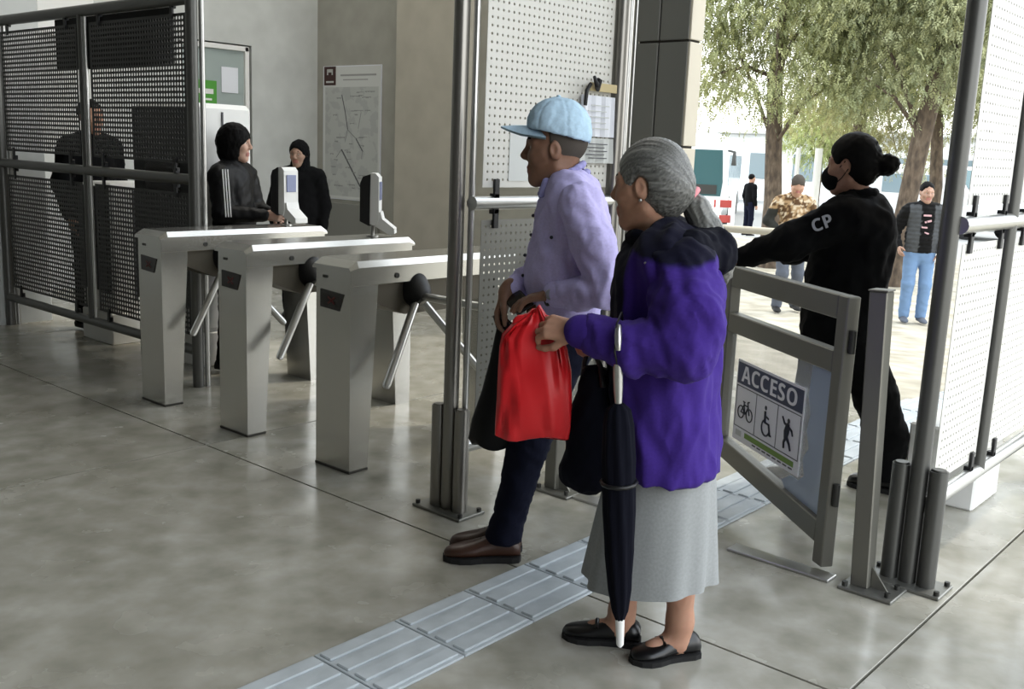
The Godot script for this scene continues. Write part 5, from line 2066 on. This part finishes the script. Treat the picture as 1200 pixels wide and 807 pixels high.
	mb = MB.new()
	f = Field.new(V(-0.22, 1.10, -0.20), V(0.19, 1.34, 0.20), 0.008)
	var prev2 := Vector3.ZERO
	for q in 15:
		var a := -PI + 0.25 + (TAU - 0.5) * q / 14.0
		var p := V(-0.045 + cos(a) * 0.082, 1.232 + 0.004 * cos(a), sin(a) * 0.078)
		if q:
			f.cap(prev2, p, 0.020, 0.020, 0.02)
		prev2 = p
	f.chain([V(0.03, 1.215, -0.10), V(0.085, 1.205, -0.03), V(0.09, 1.20, 0.04), V(0.035, 1.20, 0.125), V(-0.06, 1.195, 0.14)], [0.050, 0.060, 0.060, 0.056, 0.040], 0.04)
	f.net(mb, func(p, _n): return 0.008 * fold.get_noise_3d(p.x * 2.0, p.y * 2.0, p.z * 2.0))
	part(jk, "hood", mb, M.navy_cloth, "rolled navy hood and collar")
	for e in [V(-0.075, 1.178, 0.192), V(-0.045, 1.178, 0.198), V(0.05, 1.19, 0.175)]:
		mb = MB.new()
		mb.ball(e, V(0.007, 0.005, 0.005), 8, 6)
		part(jk, "snap", mb, M.stainless)
	mb = MB.new()
	mb.tube([V(-0.133, 1.022, 0.268), V(-0.131, 1.0, 0.292), V(-0.129, 0.965, 0.290)], [0.0085, 0.010, 0.0085], 8)
	part(jk, "reflective_tab", mb, M.stainless, "silver tab on the sleeve")
	mb = MB.new()
	f = Field.new(V(-0.30, 0.90, 0.10), V(-0.16, 1.07, 0.27), 0.007)
	f.cap(V(-0.212, 0.985, 0.188), V(-0.236, 0.986, 0.182), 0.050, 0.046, 0.01)
	f.net(mb)
	part(jk, "cuff", mb, M.purple_cloth)
	# skirt
	mb = MB.new()
	var rings := []
	for i in 11:
		var u := i / 10.0
		var y := lerpf(0.66, 0.245, u)
		var r := []
		for q in 72:
			var a := TAU * q / 72.0
			var fl := 1.0 + (0.015 + 0.045 * u * u) * sin(a * 8.0 + 1.0) * sin(a * 3.0 + 0.6) + 0.025 * u * sin(a * 13.0)
			r.append(V(lerpf(0.005, -0.018, u) + cos(a) * lerpf(0.135, 0.192, pow(u, 0.8)) * fl, y + 0.012 * u * sin(a * 2.0), lerpf(0.0, -0.01, u) + sin(a) * lerpf(0.15, 0.195, pow(u, 0.8)) * fl))
		rings.append(r)
	loft(mb, rings, false)
	var inner := []
	for r in [rings[10], rings[9]]:
		var rr := []
		for p in r:
			rr.append(V(p.x * 0.985, p.y + 0.002, p.z * 0.985))
		inner.append(rr)
	loft(mb, inner, false)
	part(t, "skirt", mb, M.grey_skirt, "long plain grey skirt")
	for e in [[V(-0.262, 0, -0.045), V(-0.028, 0, -0.052)], [V(-0.048, 0, 0.072), V(0.140, 0, -0.038)]]:
		mb = MB.new()
		shoe(mb, e[0] + V(0, 0.014, 0), e[1] + V(0, 0.014, 0), 0.088, 0.066)
		var so := part(t, "shoe", mb, M.black_leather, "black slip-on shoe")
		mb = MB.new()
		sole(mb, e[0], e[1], 0.092, 0.016)
		part(so, "sole", mb, M.black_matte)
		mb = MB.new()
		var d: Vector3 = (e[0] - e[1]).normalized()
		var sd := d.cross(Vector3.UP)
		var c: Vector3 = e[1].lerp(e[0], 0.56) + V(0, 0.064, 0)
		mb.tube([c - sd * 0.03 + V(0, -0.014, 0), c + V(0, 0.001, 0), c + sd * 0.03 + V(0, -0.014, 0)], [0.006, 0.007, 0.006], 6)
		part(so, "strap", mb, M.black_leather)
	# umbrella hung from her forearm
	var um := thing("umbrella", "furled dark navy umbrella with white tip hanging beside the skirt", "umbrella", at, turn)
	var a0 := V(-0.128, 0.925, 0.27)
	var a1 := V(-0.078, 0.125, 0.225)
	var ax := (a1 - a0).normalized()
	var L := a0.distance_to(a1)
	var sx := ax.cross(Vector3.BACK).normalized()
	var sz := ax.cross(sx)
	mb = MB.new()
	rings = []
	for e in [[0.13, 0.012], [0.15, 0.030], [0.20, 0.037], [0.32, 0.042], [0.50, 0.041], [0.65, 0.038], [0.78, 0.031], [0.86, 0.022], [0.895, 0.012]]:
		var r := []
		for q in 32:
			var a := TAU * q / 32.0
			var w: float = float(e[1]) * (1.0 + 0.10 * sin(a * 8.0 + float(e[0]) * 7.0))
			r.append(a0 + ax * L * float(e[0]) + sx * cos(a) * w + sz * sin(a) * w)
		rings.append(r)
	loft(mb, rings)
	part(um, "canopy", mb, M.navy_cloth)
	mb = MB.new()
	mb.tube([a0 + ax * L * 0.89, a0 + ax * L * 0.90, a0 + ax * L * 0.99, a1], [0.011, 0.013, 0.010, 0.004], 12)
	part(um, "ferrule", mb, M.white, "white tip")
	mb = MB.new()
	mb.tube([a0, a0 + ax * 0.01, a0 + ax * 0.07, a0 + ax * 0.11], [0.010, 0.013, 0.012, 0.009], 12)
	part(um, "handle", mb, M.stainless)
	mb = MB.new()
	mb.tube([a0 + V(0, -0.01, 0), V(-0.137, 0.96, 0.297), V(-0.137, 1.03, 0.275), V(-0.13, 1.048, 0.21), V(-0.125, 0.98, 0.14), V(-0.125, 0.93, 0.20), a0 + V(0, 0.0, -0.01)], [0.003, 0.003, 0.003, 0.003, 0.003, 0.003, 0.003], 6)
	part(um, "wrist_loop", mb, M.black)
	mb = MB.new()
	var bp := []
	for q in 13:
		var a := TAU * q / 12.0
		bp.append(a0 + ax * L * 0.40 + sx * cos(a) * 0.046 + sz * sin(a) * 0.046)
	var br := []
	br.resize(13); br.fill(0.006)
	mb.tube(bp, br, 6, false)
	part(um, "tie_band", mb, M.black)
	# handbag
	var hb := thing("handbag", "soft dark navy handbag hanging below the woman's forearm", "handbag", at, turn)
	mb = MB.new()
	f = Field.new(V(-0.32, 0.45, -0.05), V(-0.10, 0.90, 0.22), 0.009)
	f.chain([V(-0.200, 0.83, 0.055), V(-0.207, 0.70, 0.055), V(-0.217, 0.57, 0.055)], [0.045, 0.058, 0.064], 0.03, Vector3.BACK, 0.85)
	f.cap(V(-0.237, 0.55, 0.055), V(-0.187, 0.545, 0.055), 0.036, 0.036, 0.04)
	f.net(mb, func(p, _n): return 0.008 * fold.get_noise_3d(p.x * 2.0, p.y * 1.3, p.z * 2.0))
	part(hb, "pouch", mb, M.navy_cloth)
	for s in [-1.0, 1.0]:
		mb = MB.new()
		mb.tube([V(-0.205 + 0.03 * s, 0.82, 0.08 + 0.02 * s), V(-0.21 + 0.024 * s, 0.875, 0.06 + 0.02 * s), V(-0.222, 0.925, 0.03), V(-0.21 + 0.02 * s, 0.89, 0.02)], [0.008, 0.007, 0.007, 0.007], 8)
		part(hb, "strap", mb, M.black)
	mb = MB.new()
	mb.box(V(-0.200, 0.862, 0.055), V(0.07, 0.008, 0.012), 0.003)
	part(hb, "zip", mb, M.bolt)
	# red carrier bag
	var rb := thing("red_bag", "bright red plastic carrier bag held between man and woman", "bag", at, turn)
	mb = MB.new()
	rings = []
	for e in [[0.668, -0.363, 0.096, 0.030], [0.672, -0.363, 0.104, 0.040], [0.70, -0.362, 0.106, 0.046], [0.78, -0.360, 0.104, 0.050], [0.86, -0.364, 0.101, 0.046], [0.92, -0.370, 0.094, 0.038], [0.955, -0.374, 0.084, 0.030], [0.985, -0.372, 0.060, 0.022], [1.01, -0.368, 0.030, 0.014], [1.03, -0.366, 0.012, 0.008]]:
		var r := []
		for q in 56:
			var a := TAU * q / 56.0
			var cx := signf(cos(a)) * pow(absf(cos(a)), 0.62)
			var cz := signf(sin(a)) * pow(absf(sin(a)), 0.75)
			var y: float = e[0]
			var wv := 1.0 + 0.9 * fold.get_noise_3d(cx * 0.14, y * 1.2, cz * 0.1) * 0.35
			var crease := 0.012 * fold2.get_noise_3d(cx * 0.09, y * 0.5, cz * 0.05 + 3.0) + (0.006 * sin(cx * 26.0) * clampf((y - 0.88) * 9.0, 0, 1))
			r.append(V(float(e[1]) + cx * float(e[2]), y + 0.01 * sin(cx * 3.0), 0.115 + cz * float(e[3]) * wv + crease * signf(sin(a))))
		rings.append(r)
	loft(mb, rings)
	part(rb, "pouch", mb, M.red_plastic)
	for s in [-1.0, 1.0]:
		mb = MB.new()
		f = Field.new(V(-0.47, 0.90, 0.0), V(-0.27, 1.06, 0.19), 0.006)
		f.chain([V(-0.368 + 0.055 * s, 0.955, 0.118), V(-0.368 + 0.04 * s, 0.99, 0.120), V(-0.362 + 0.008 * s, 1.012, 0.122)], [0.020, 0.014, 0.010], 0.015, Vector3.BACK, 0.5)
		f.net(mb)
		part(rb, "handle", mb, M.red_plastic)


func guard() -> void:
	var at := V(-1.612, 0, -4.247)
	var turn := 0.3627
	var t := thing("person", "guard in black uniform and face mask leaning on the gate", "person", at, turn)
	var F := V(-0.94, -0.05, -0.34).normalized()
	var C := V(-0.152, 1.437, 0)
	var skin := Color(0.30, 0.165, 0.115)
	var tint := skin_tint(skin, C, F, Color(0.3, 0.14, 0.11))
	var mb := MB.new()
	var f := Field.new(V(-0.30, 1.22, -0.14), V(0.02, 1.59, 0.14), 0.0055)
	head_into(f, C, F, 0.98)
	neck_into(f, C, F, V(-0.105, 1.26, 0), 0.95)
	f.net(mb, null, tint)
	var wn := V(-0.555, 1.030, 0.10)
	f = Field.new(V(-0.74, 0.93, -0.02), V(-0.46, 1.12, 0.22), 0.0055)
	hand_into(f, wn, V(-0.93, -0.25, -0.05), V(-0.2, -1, 0), [0.15, 0.2, 0.25, 0.3], 1.0, 0.95)
	f.cap(wn + V(0.08, 0.02, 0.01), wn, 0.034, 0.026, 0.02)
	f.net(mb, null, tint)
	f = Field.new(V(-0.60, 0.0, -0.30), V(0.25, 1.30, 0.30), 0.024)
	f.cap(V(-0.12, 1.18, 0), V(-0.13, 0.80, 0), 0.14, 0.14, 0.05, Vector3.BACK, 0.75)
	f.chain([V(-0.15, 1.23, 0.12), V(-0.36, 1.10, 0.16), wn], [0.05, 0.042, 0.03], 0.03)
	f.chain([V(-0.10, 1.23, -0.12), V(-0.24, 1.08, -0.2), V(-0.40, 1.03, -0.10)], [0.05, 0.042, 0.03], 0.03)
	f.chain([V(-0.19, 0.78, -0.05), V(-0.22, 0.42, -0.04), V(-0.22, 0.06, -0.05)], [0.08, 0.055, 0.04], 0.04)
	f.chain([V(-0.08, 0.78, 0.0), V(0.045, 0.46, -0.05), V(0.125, 0.08, -0.12)], [0.08, 0.055, 0.04], 0.04)
	f.net(mb, null, tint)
	part(t, "body", mb, M.skin)
	eyes(t, C, F, 0.98)
	# hair with bun
	mb = MB.new()
	var S := Vector3.UP.cross(F).normalized()
	var B := Basis(S, F.cross(S).normalized(), F)
	f = Field.new(V(-0.30, 1.28, -0.15), V(0.08, 1.61, 0.15), 0.007)
	f.ell(C + B * V(0, 0.044, -0.017), V(0.086, 0.102, 0.106), 0.001, B)
	f.ell(C + B * V(0, -0.01, -0.055), V(0.068, 0.075, 0.06), 0.04, B)
	f.cap(C + B * V(0, 0.0, -0.09), V(-0.04, 1.447, 0.02), 0.035, 0.024, 0.03)
	f.ell(V(-0.004, 1.452, 0.03), V(0.045, 0.042, 0.045), 0.012)
	f.cap(V(-0.03, 1.425, 0.03), V(0.005, 1.43, 0.03), 0.022, 0.018, 0.012)
	f.cap(V(-0.01, 1.475, 0.035), V(0.018, 1.465, 0.03), 0.020, 0.016, 0.012)
	f.ell(C + B * V(0, -0.045, 0.088), V(0.09, 0.108, 0.075), 0.012, B, true)
	f.ell(C + B * V(0.0, -0.115, 0.02), V(0.11, 0.10, 0.075), 0.012, B, true)
	for s in [-1.0, 1.0]:
		f.ell(C + B * V(0.080 * s, 0.0, -0.004), V(0.024, 0.034, 0.026), 0.008, B, true)
	f.net(mb, func(p, _n): return (0.007 if p.x > -0.06 else 0.002) * fold2.get_noise_3d(p.x * 1.2, p.y * 1.4, p.z * 1.2))
	part(t, "hair", mb, M.hair_black, "black hair in a bun")
	# face mask
	mb = MB.new()
	f = Field.new(V(-0.30, 1.28, -0.12), V(-0.08, 1.47, 0.10), 0.0055)
	f.ell(C + B * V(0, -0.052, 0.052), V(0.062, 0.058, 0.066), 0.001, B)
	f.ell(C + B * V(0, -0.040, 0.088), V(0.035, 0.036, 0.030), 0.03, B)
	f.net(mb)
	var mk := part(t, "face_mask", mb, M.black_cloth, "black face mask")
	mb = MB.new()
	mb.tube([C + B * V(0.056, -0.03, 0.06), C + B * V(0.072, -0.004, 0.02), C + B * V(0.082, 0.022, -0.008)], [0.002, 0.002, 0.002], 6)
	mb.tube([C + B * V(0.056, -0.075, 0.045), C + B * V(0.070, -0.045, 0.008), C + B * V(0.082, -0.01, -0.022)], [0.002, 0.002, 0.002], 6)
	part(mk, "ear_loop", mb, M.black_cloth)
	# jacket
	mb = MB.new()
	f = Field.new(V(-0.64, 0.62, -0.34), V(0.14, 1.38, 0.34), 0.014)
	f.chain([V(-0.115, 1.18, 0), V(-0.125, 0.98, 0), V(-0.132, 0.74, 0)], [0.155, 0.168, 0.168], 0.03, Vector3.BACK, 0.86)
	f.cap(V(-0.115, 1.225, -0.10), V(-0.115, 1.225, 0.10), 0.085, 0.085, 0.05)
	f.ell(V(-0.03, 1.15, 0), V(0.085, 0.16, 0.13), 0.05)
	f.cap(V(-0.105, 1.30, 0), V(-0.11, 1.26, 0), 0.066, 0.09, 0.04)
	f.chain([V(-0.16, 1.232, 0.115), V(-0.36, 1.115, 0.165), V(-0.56, 1.032, 0.105)], [0.088, 0.072, 0.048], 0.04)
	f.chain([V(-0.11, 1.225, -0.13), V(-0.24, 1.08, -0.21), V(-0.39, 1.03, -0.11)], [0.08, 0.066, 0.048], 0.04)
	f.cut(V(0, 0.675, 0), V(0, -1, 0))
	f.net(mb, func(p, _n): return 0.012 * crease.get_noise_3d(p.x * 1.2, p.y * 1.0, p.z * 1.2) + 0.006 * fold.get_noise_3d(p.x * 1.5, p.y * 1.3, p.z * 1.4) - 0.005)
	var jk := part(t, "jacket", mb, M.black_cloth, "black uniform jacket")
	mb = MB.new()
	f = Field.new(V(-0.22, 1.22, -0.12), V(0.02, 1.38, 0.12), 0.008)
	var prev := Vector3.ZERO
	for q in 13:
		var a := -PI + 0.3 + (TAU - 0.6) * q / 12.0
		var p := V(-0.115 + cos(a) * 0.068, 1.322 + 0.012 * cos(a), sin(a) * 0.064)
		if q:
			f.cap(prev, p, 0.016, 0.016, 0.02)
		prev = p
	f.net(mb)
	part(jk, "collar", mb, M.black_cloth)
	var tm := TextMesh.new()
	tm.text = "CP"
	var fnt := SystemFont.new()
	fnt.font_names = PackedStringArray(["Droid Sans"])
	fnt.font_weight = 800
	tm.font = fnt
	tm.font_size = 48
	tm.pixel_size = 0.0015
	tm.depth = 0.004
	var tx := part(jk, "sleeve_letters", tm, M.patch_grey, "pale grey letters on the sleeve")
	tx.position = V(-0.235, 1.205, 0.228)
	tx.rotation = V(-0.12, -0.12, 0.45)
	# trousers and boots
	mb = MB.new()
	f = Field.new(V(-0.36, 0.03, -0.24), V(0.24, 0.86, 0.20), 0.014)
	f.cap(V(-0.132, 0.80, 0), V(-0.13, 0.72, 0), 0.155, 0.15, 0.03, Vector3.BACK, 0.85)
	f.chain([V(-0.19, 0.70, -0.05), V(-0.22, 0.42, -0.05), V(-0.225, 0.08, -0.06)], [0.095, 0.080, 0.070], 0.03)
	f.chain([V(-0.065, 0.70, 0.0), V(0.045, 0.46, -0.05), V(0.110, 0.26, -0.09), V(0.125, 0.10, -0.12)], [0.100, 0.092, 0.092, 0.076], 0.03)
	f.cut(V(0, 0.055, 0), V(0, -1, 0))
	f.net(mb, func(p, _n): return 0.008 * fold.get_noise_3d(p.x * 1.4, p.y * 1.4, p.z * 1.4))
	part(t, "trousers", mb, M.black_cloth)
	for e in [[V(-0.40, 0, -0.07), V(-0.16, 0, -0.06)], [V(-0.03, 0, -0.15), V(0.195, 0, -0.115)]]:
		mb = MB.new()
		shoe(mb, e[0] + V(0, 0.016, 0), e[1] + V(0, 0.016, 0), 0.095, 0.10)
		var so := part(t, "boot", mb, M.black_leather)
		mb = MB.new()
		sole(mb, e[0], e[1], 0.10, 0.02)
		part(so, "sole", mb, M.black_matte)


func figure(label: String, at: Vector3, turn: float, d: Dictionary) -> Node3D:
	# a smaller figure looking along its own +z; sizes for a body 1.7 m tall, then scaled
	var t := thing("person", label, "person", at, turn)
	var k: float = d.get("H", 1.7) / 1.7
	var hf: Vector3 = d.get("look", V(0, 0, 1)).normalized()
	var C: Vector3 = V(0, 1.575, 0.02) + d.get("head", Vector3.ZERO)
	var arms: Array = d.get("arms", [[V(0.18, 1.37, 0), V(0.24, 1.10, -0.02), V(0.23, 0.86, 0.05)], [V(-0.18, 1.37, 0), V(-0.24, 1.10, -0.02), V(-0.23, 0.86, 0.05)]])
	var legs: Array = d.get("legs", [[V(0.09, 0.88, 0), V(0.10, 0.48, 0.02), V(0.10, 0.08, -0.02)], [V(-0.09, 0.88, 0), V(-0.10, 0.48, 0.02), V(-0.10, 0.08, -0.02)]])
	var cell: float = d.get("cell", 0.02)
	var bulk: float = d.get("bulk", 1.0)
	var skin: Color = d.get("skin", Color(0.40, 0.23, 0.16))
	var tint := skin_tint(skin, C, hf, Color(0.34, 0.14, 0.12))
	var sc := func(mb: MB) -> MB:
		for i in mb.v.size():
			mb.v[i] *= k
		return mb
	var mb := MB.new()
	var f := Field.new(C - V(0.13, 0.24, 0.15), C + V(0.13, 0.16, 0.15), cell * 0.5)
	head_into(f, C, hf)
	neck_into(f, C, hf, V(C.x * 0.7, 1.39, -0.01))
	f.net(mb, null, tint)
	for a in arms:
		var w: Vector3 = a[2]
		var dr: Vector3 = (w - a[1]).normalized()
		f = Field.new(w - Vector3.ONE * 0.23, w + Vector3.ONE * 0.23, cell * 0.5)
		hand_into(f, w, dr, V(-signf(a[0].x), -0.2, 0.3), [0.3, 0.35, 0.4, 0.45], 1.0)
		f.net(mb, null, tint)
	f = Field.new(V(-0.45, 0, -0.4), V(0.45, 1.45, 0.45), 0.03)
	f.cap(V(0, 1.30, 0), V(0, 0.92, 0), 0.13, 0.13, 0.05, Vector3.BACK, 0.62)
	for a in arms:
		f.chain(a, [0.05, 0.04, 0.03], 0.03)
	for l in legs:
		f.chain(l, [0.08, 0.055, 0.04], 0.04)
	f.net(mb, null, tint)
	part(t, "body", sc.call(mb), M.skin)
	# top
	mb = MB.new()
	f = Field.new(V(-0.52, 0.66, -0.42), V(0.52, 1.52, 0.48), cell)
	var hem: float = d.get("hem", 0.82)
	f.chain([V(0, 1.30, 0), V(0, 1.05, 0.005), V(0, hem + 0.02, 0)], [0.165 * bulk, 0.165 * bulk, 0.17 * bulk], 0.03, Vector3.BACK, 0.68)
	f.cap(V(-0.13, 1.385, -0.01), V(0.13, 1.385, -0.01), 0.066 * bulk, 0.066 * bulk, 0.05)
	f.cap(V(0, 1.43, -0.01), V(0, 1.40, -0.01), 0.062, 0.08, 0.04)
	for a in arms:
		f.chain([a[0], a[1], a[1].lerp(a[2], 0.95)], [0.072 * bulk, 0.060 * bulk, 0.045], 0.035)
	f.cut(V(0, hem, 0), V(0, -1, 0))
	var quilt: bool = d.get("quilt", false)
	f.net(mb, func(p, _n): return (0.010 * absf(sin(p.y * 62.0)) if quilt else 0.0) + 0.008 * fold.get_noise_3d(p.x * 1.5, p.y * 1.4, p.z * 1.5), d.get("pattern"))
	part(t, d.get("top_name", "jacket"), sc.call(mb), d.top)
	# trousers
	mb = MB.new()
	f = Field.new(V(-0.26, 0.03, -0.35), V(0.26, 1.0, 0.4), cell)
	f.cap(V(0, 0.95, 0), V(0, 0.88, 0), 0.155, 0.155, 0.03, Vector3.BACK, 0.7)
	for l in legs:
		f.chain([l[0], l[1], l[2]], [0.095, 0.074, 0.064], 0.03)
	f.cut(V(0, 0.05, 0), V(0, -1, 0))
	f.net(mb, func(p, _n): return 0.007 * fold.get_noise_3d(p.x * 1.2, p.y * 1.8, p.z * 1.2))
	part(t, "trousers", sc.call(mb), d.bottom)
	for l in legs:
		mb = MB.new()
		var a: Vector3 = l[2]
		shoe(mb, V(a.x * 1.15, 0.012, a.z + 0.19), V(a.x, 0.012, a.z - 0.075), 0.095, 0.09)
		part(t, "shoe", sc.call(mb), d.get("shoes", M.black_matte))
	# hair
	mb = MB.new()
	var S := Vector3.UP.cross(hf).normalized()
	var B := Basis(S, hf.cross(S).normalized(), hf)
	f = Field.new(C - V(0.17, 0.30, 0.18), C + V(0.17, 0.18, 0.18), cell * 0.5)
	var style: String = d.get("hair", "short")
	if style == "bob":
		f.ell(C + B * V(0, 0.042, -0.012), V(0.098, 0.105, 0.112), 0.001, B)
		f.cap(C + B * V(0, 0.0, -0.03), C + B * V(0, -0.045, -0.03), 0.102, 0.096, 0.03)
		f.cut(C + B * V(0, -0.115, 0), B * V(0, -1, 0.1).normalized())
		f.ell(C + B * V(0, -0.065, 0.098), V(0.068, 0.102, 0.085), 0.010, B, true)
	elif style == "hood":
		f.ell(C + B * V(0, 0.04, -0.016), V(0.092, 0.104, 0.108), 0.001, B)
		f.cap(C + B * V(0, -0.02, -0.04), C + B * V(0, -0.15, -0.01), 0.085, 0.10, 0.03)
		f.ell(C + B * V(0, -0.030, 0.085), V(0.070, 0.100, 0.085), 0.010, B, true)
	else:
		f.ell(C + B * V(0, 0.048, -0.018), V(0.081, 0.092, 0.098), 0.001, B)
		f.ell(C + B * V(0, -0.050, 0.078), V(0.10, 0.122, 0.082), 0.012, B, true)
		f.cut(C + B * V(0, -0.065, -0.05), B * V(0, -1, 0.45).normalized())
	f.net(mb, func(p, _n): return 0.004 * fold2.get_noise_3d(p.x * 1.3, p.y * 0.8, p.z * 1.3))
	part(t, "hair" if style != "hood" else "headscarf", sc.call(mb), d.get("hair_mat", M.hair_black))
	if d.get("face", true):
		eyes(t, C * k, hf, k)
	return t


func others() -> void:
	# woman at the far turnstile, looking to the right of the picture
	var girl := figure("woman with black bob in striped black track jacket behind turnstiles", V(-5.43, 0, -3.60), 0.9802 + 1.05, {
		"H": 1.53, "cell": 0.014, "hair": "bob", "top": M.black_nylon, "bottom": M.black_cloth, "skin": Color(0.46, 0.29, 0.22), "look": V(0.25, 0, 0.94), "bulk": 1.08,
		"arms": [[V(0.18, 1.36, 0), V(0.25, 1.12, 0.03), V(0.10, 1.105, 0.25)], [V(-0.18, 1.36, 0), V(-0.23, 1.12, 0.05), V(-0.10, 1.11, 0.30)]]})
	for q in 3:
		var mb := MB.new()
		var pts := []
		var rr := []
		for i in 9:
			var u := i / 8.0
			var p := V(-0.18, 1.36, 0).lerp(V(-0.23, 1.10, 0.05), u) * 0.9
			pts.append(p + V(-0.050 + 0.010 * q, 0.045 * (1.0 - u), 0.052 + 0.011 * q))
			rr.append(0.0045)
		mb.tube(pts, rr, 6)
		part(girl, "sleeve_stripe", mb, M.white)
	figure("girl in black coat and headscarf standing against the wall", V(-6.82, 0, -5.15), 0.9240 - 0.1, {
		"H": 1.45, "cell": 0.016, "hair": "hood", "hair_mat": M.black_cloth, "top": M.black_cloth, "bottom": M.black_cloth, "skin": Color(0.30, 0.19, 0.14), "look": V(-0.35, -0.1, 1), "bulk": 1.10, "hem": 0.70, "top_name": "coat"})
	var camo := func(p: Vector3, _n: Vector3) -> Color:
		var a: float = fold.get_noise_3d(p.x * 1.4, p.y * 1.4, p.z * 1.4)
		var b: float = fold.get_noise_3d(p.x * 1.6 + 5.0, p.y * 1.6, p.z * 1.6)
		if absf(p.x) > 0.20 and p.y < 1.28:
			return Color(0.03, 0.028, 0.026)
		if a > 0.16:
			return Color(0.10, 0.055, 0.03)
		if b > 0.12:
			return Color(0.62, 0.52, 0.38)
		return Color(0.36, 0.24, 0.13)
	figure("man in brown camouflage jacket with head bowed on the pavement", V(-5.55, -0.40, -11.66), 0.4477 + 0.25, {
		"H": 1.70, "cell": 0.018, "top": M.tinted_cloth, "pattern": camo, "bottom": M.grey_trousers, "look": V(-0.1, -0.75, 0.9), "head": V(0.0, -0.02, 0.08), "hair_mat": M.hair_short, "skin": Color(0.42, 0.25, 0.18), "face": false,
		"arms": [[V(0.19, 1.36, 0), V(0.27, 1.11, 0.02), V(0.13, 1.02, 0.24)], [V(-0.19, 1.36, 0), V(-0.30, 1.12, -0.02), V(-0.16, 0.99, 0.2)]],
		"legs": [[V(0.09, 0.88, 0), V(0.13, 0.48, -0.02), V(0.15, 0.08, -0.14)], [V(-0.09, 0.88, 0), V(-0.09, 0.48, 0.10), V(-0.12, 0.08, 0.06)]]})
	var vest := func(p: Vector3, _n: Vector3) -> Color:
		if absf(p.x) > 0.185 or (p.z > 0.02 and p.x > -0.05 and p.x < 0.10) or p.y > 1.44:
			return Color(0.008, 0.008, 0.010)
		return Color(0.075, 0.08, 0.085)
	var logo := figure("man in grey quilted vest and blue jeans beside tree trunk", V(-4.19, -0.415, -12.3), 0.3283 + 0.25, {
		"H": 1.68, "cell": 0.016, "top": M.tinted_cloth, "pattern": vest, "quilt": true, "bottom": M.jeans_blue, "shoes": M.grey_trousers, "top_name": "vest", "hem": 0.86, "skin": Color(0.38, 0.23, 0.17), "look": V(0.1, -0.1, 1), "bulk": 1.06, "hair_mat": M.hair_black,
		"arms": [[V(0.19, 1.36, 0), V(0.25, 1.10, -0.02), V(0.22, 0.88, 0.07)], [V(-0.19, 1.36, 0), V(-0.30, 1.08, -0.10), V(-0.27, 0.92, 0.06)]]})
	for q in 5:
		var mb := MB.new()
		mb.box(V(0.01 + 0.02 * sin(q * 2.3), 1.30 - 0.07 * q, 0.128), V(0.09 - 0.012 * q, 0.022, 0.004), 0.0, Basis.from_euler(V(0, 0, 0.3 * sin(q * 1.7))))
		part(logo, "chest_print", mb, M.chest_print)
	figure("person in dark clothes seen through the dark perforated screen", V(-7.25, 0, -3.60), 1.1153 + 0.6, {
		"H": 1.68, "cell": 0.022, "top": M.black_cloth, "bottom": M.black_cloth, "bulk": 1.1, "hair_mat": M.hair_black})
	figure("small distant passer-by in dark jacket beside the parked bus", V(-13.3, -0.62, -25.2), 0.5 + 2.2, {
		"H": 1.68, "cell": 0.03, "top": M.black_cloth, "bottom": M.jeans_dark, "hair_mat": M.hair_black, "face": false})
	figure("distant passer-by in pale pink top behind the guard", V(-6.35, -0.5, -15.0), 0.4, {
		"H": 1.60, "cell": 0.03, "hair": "bob", "top": M.pink, "bottom": M.grey_trousers, "hair_mat": M.brown_hair, "face": false})
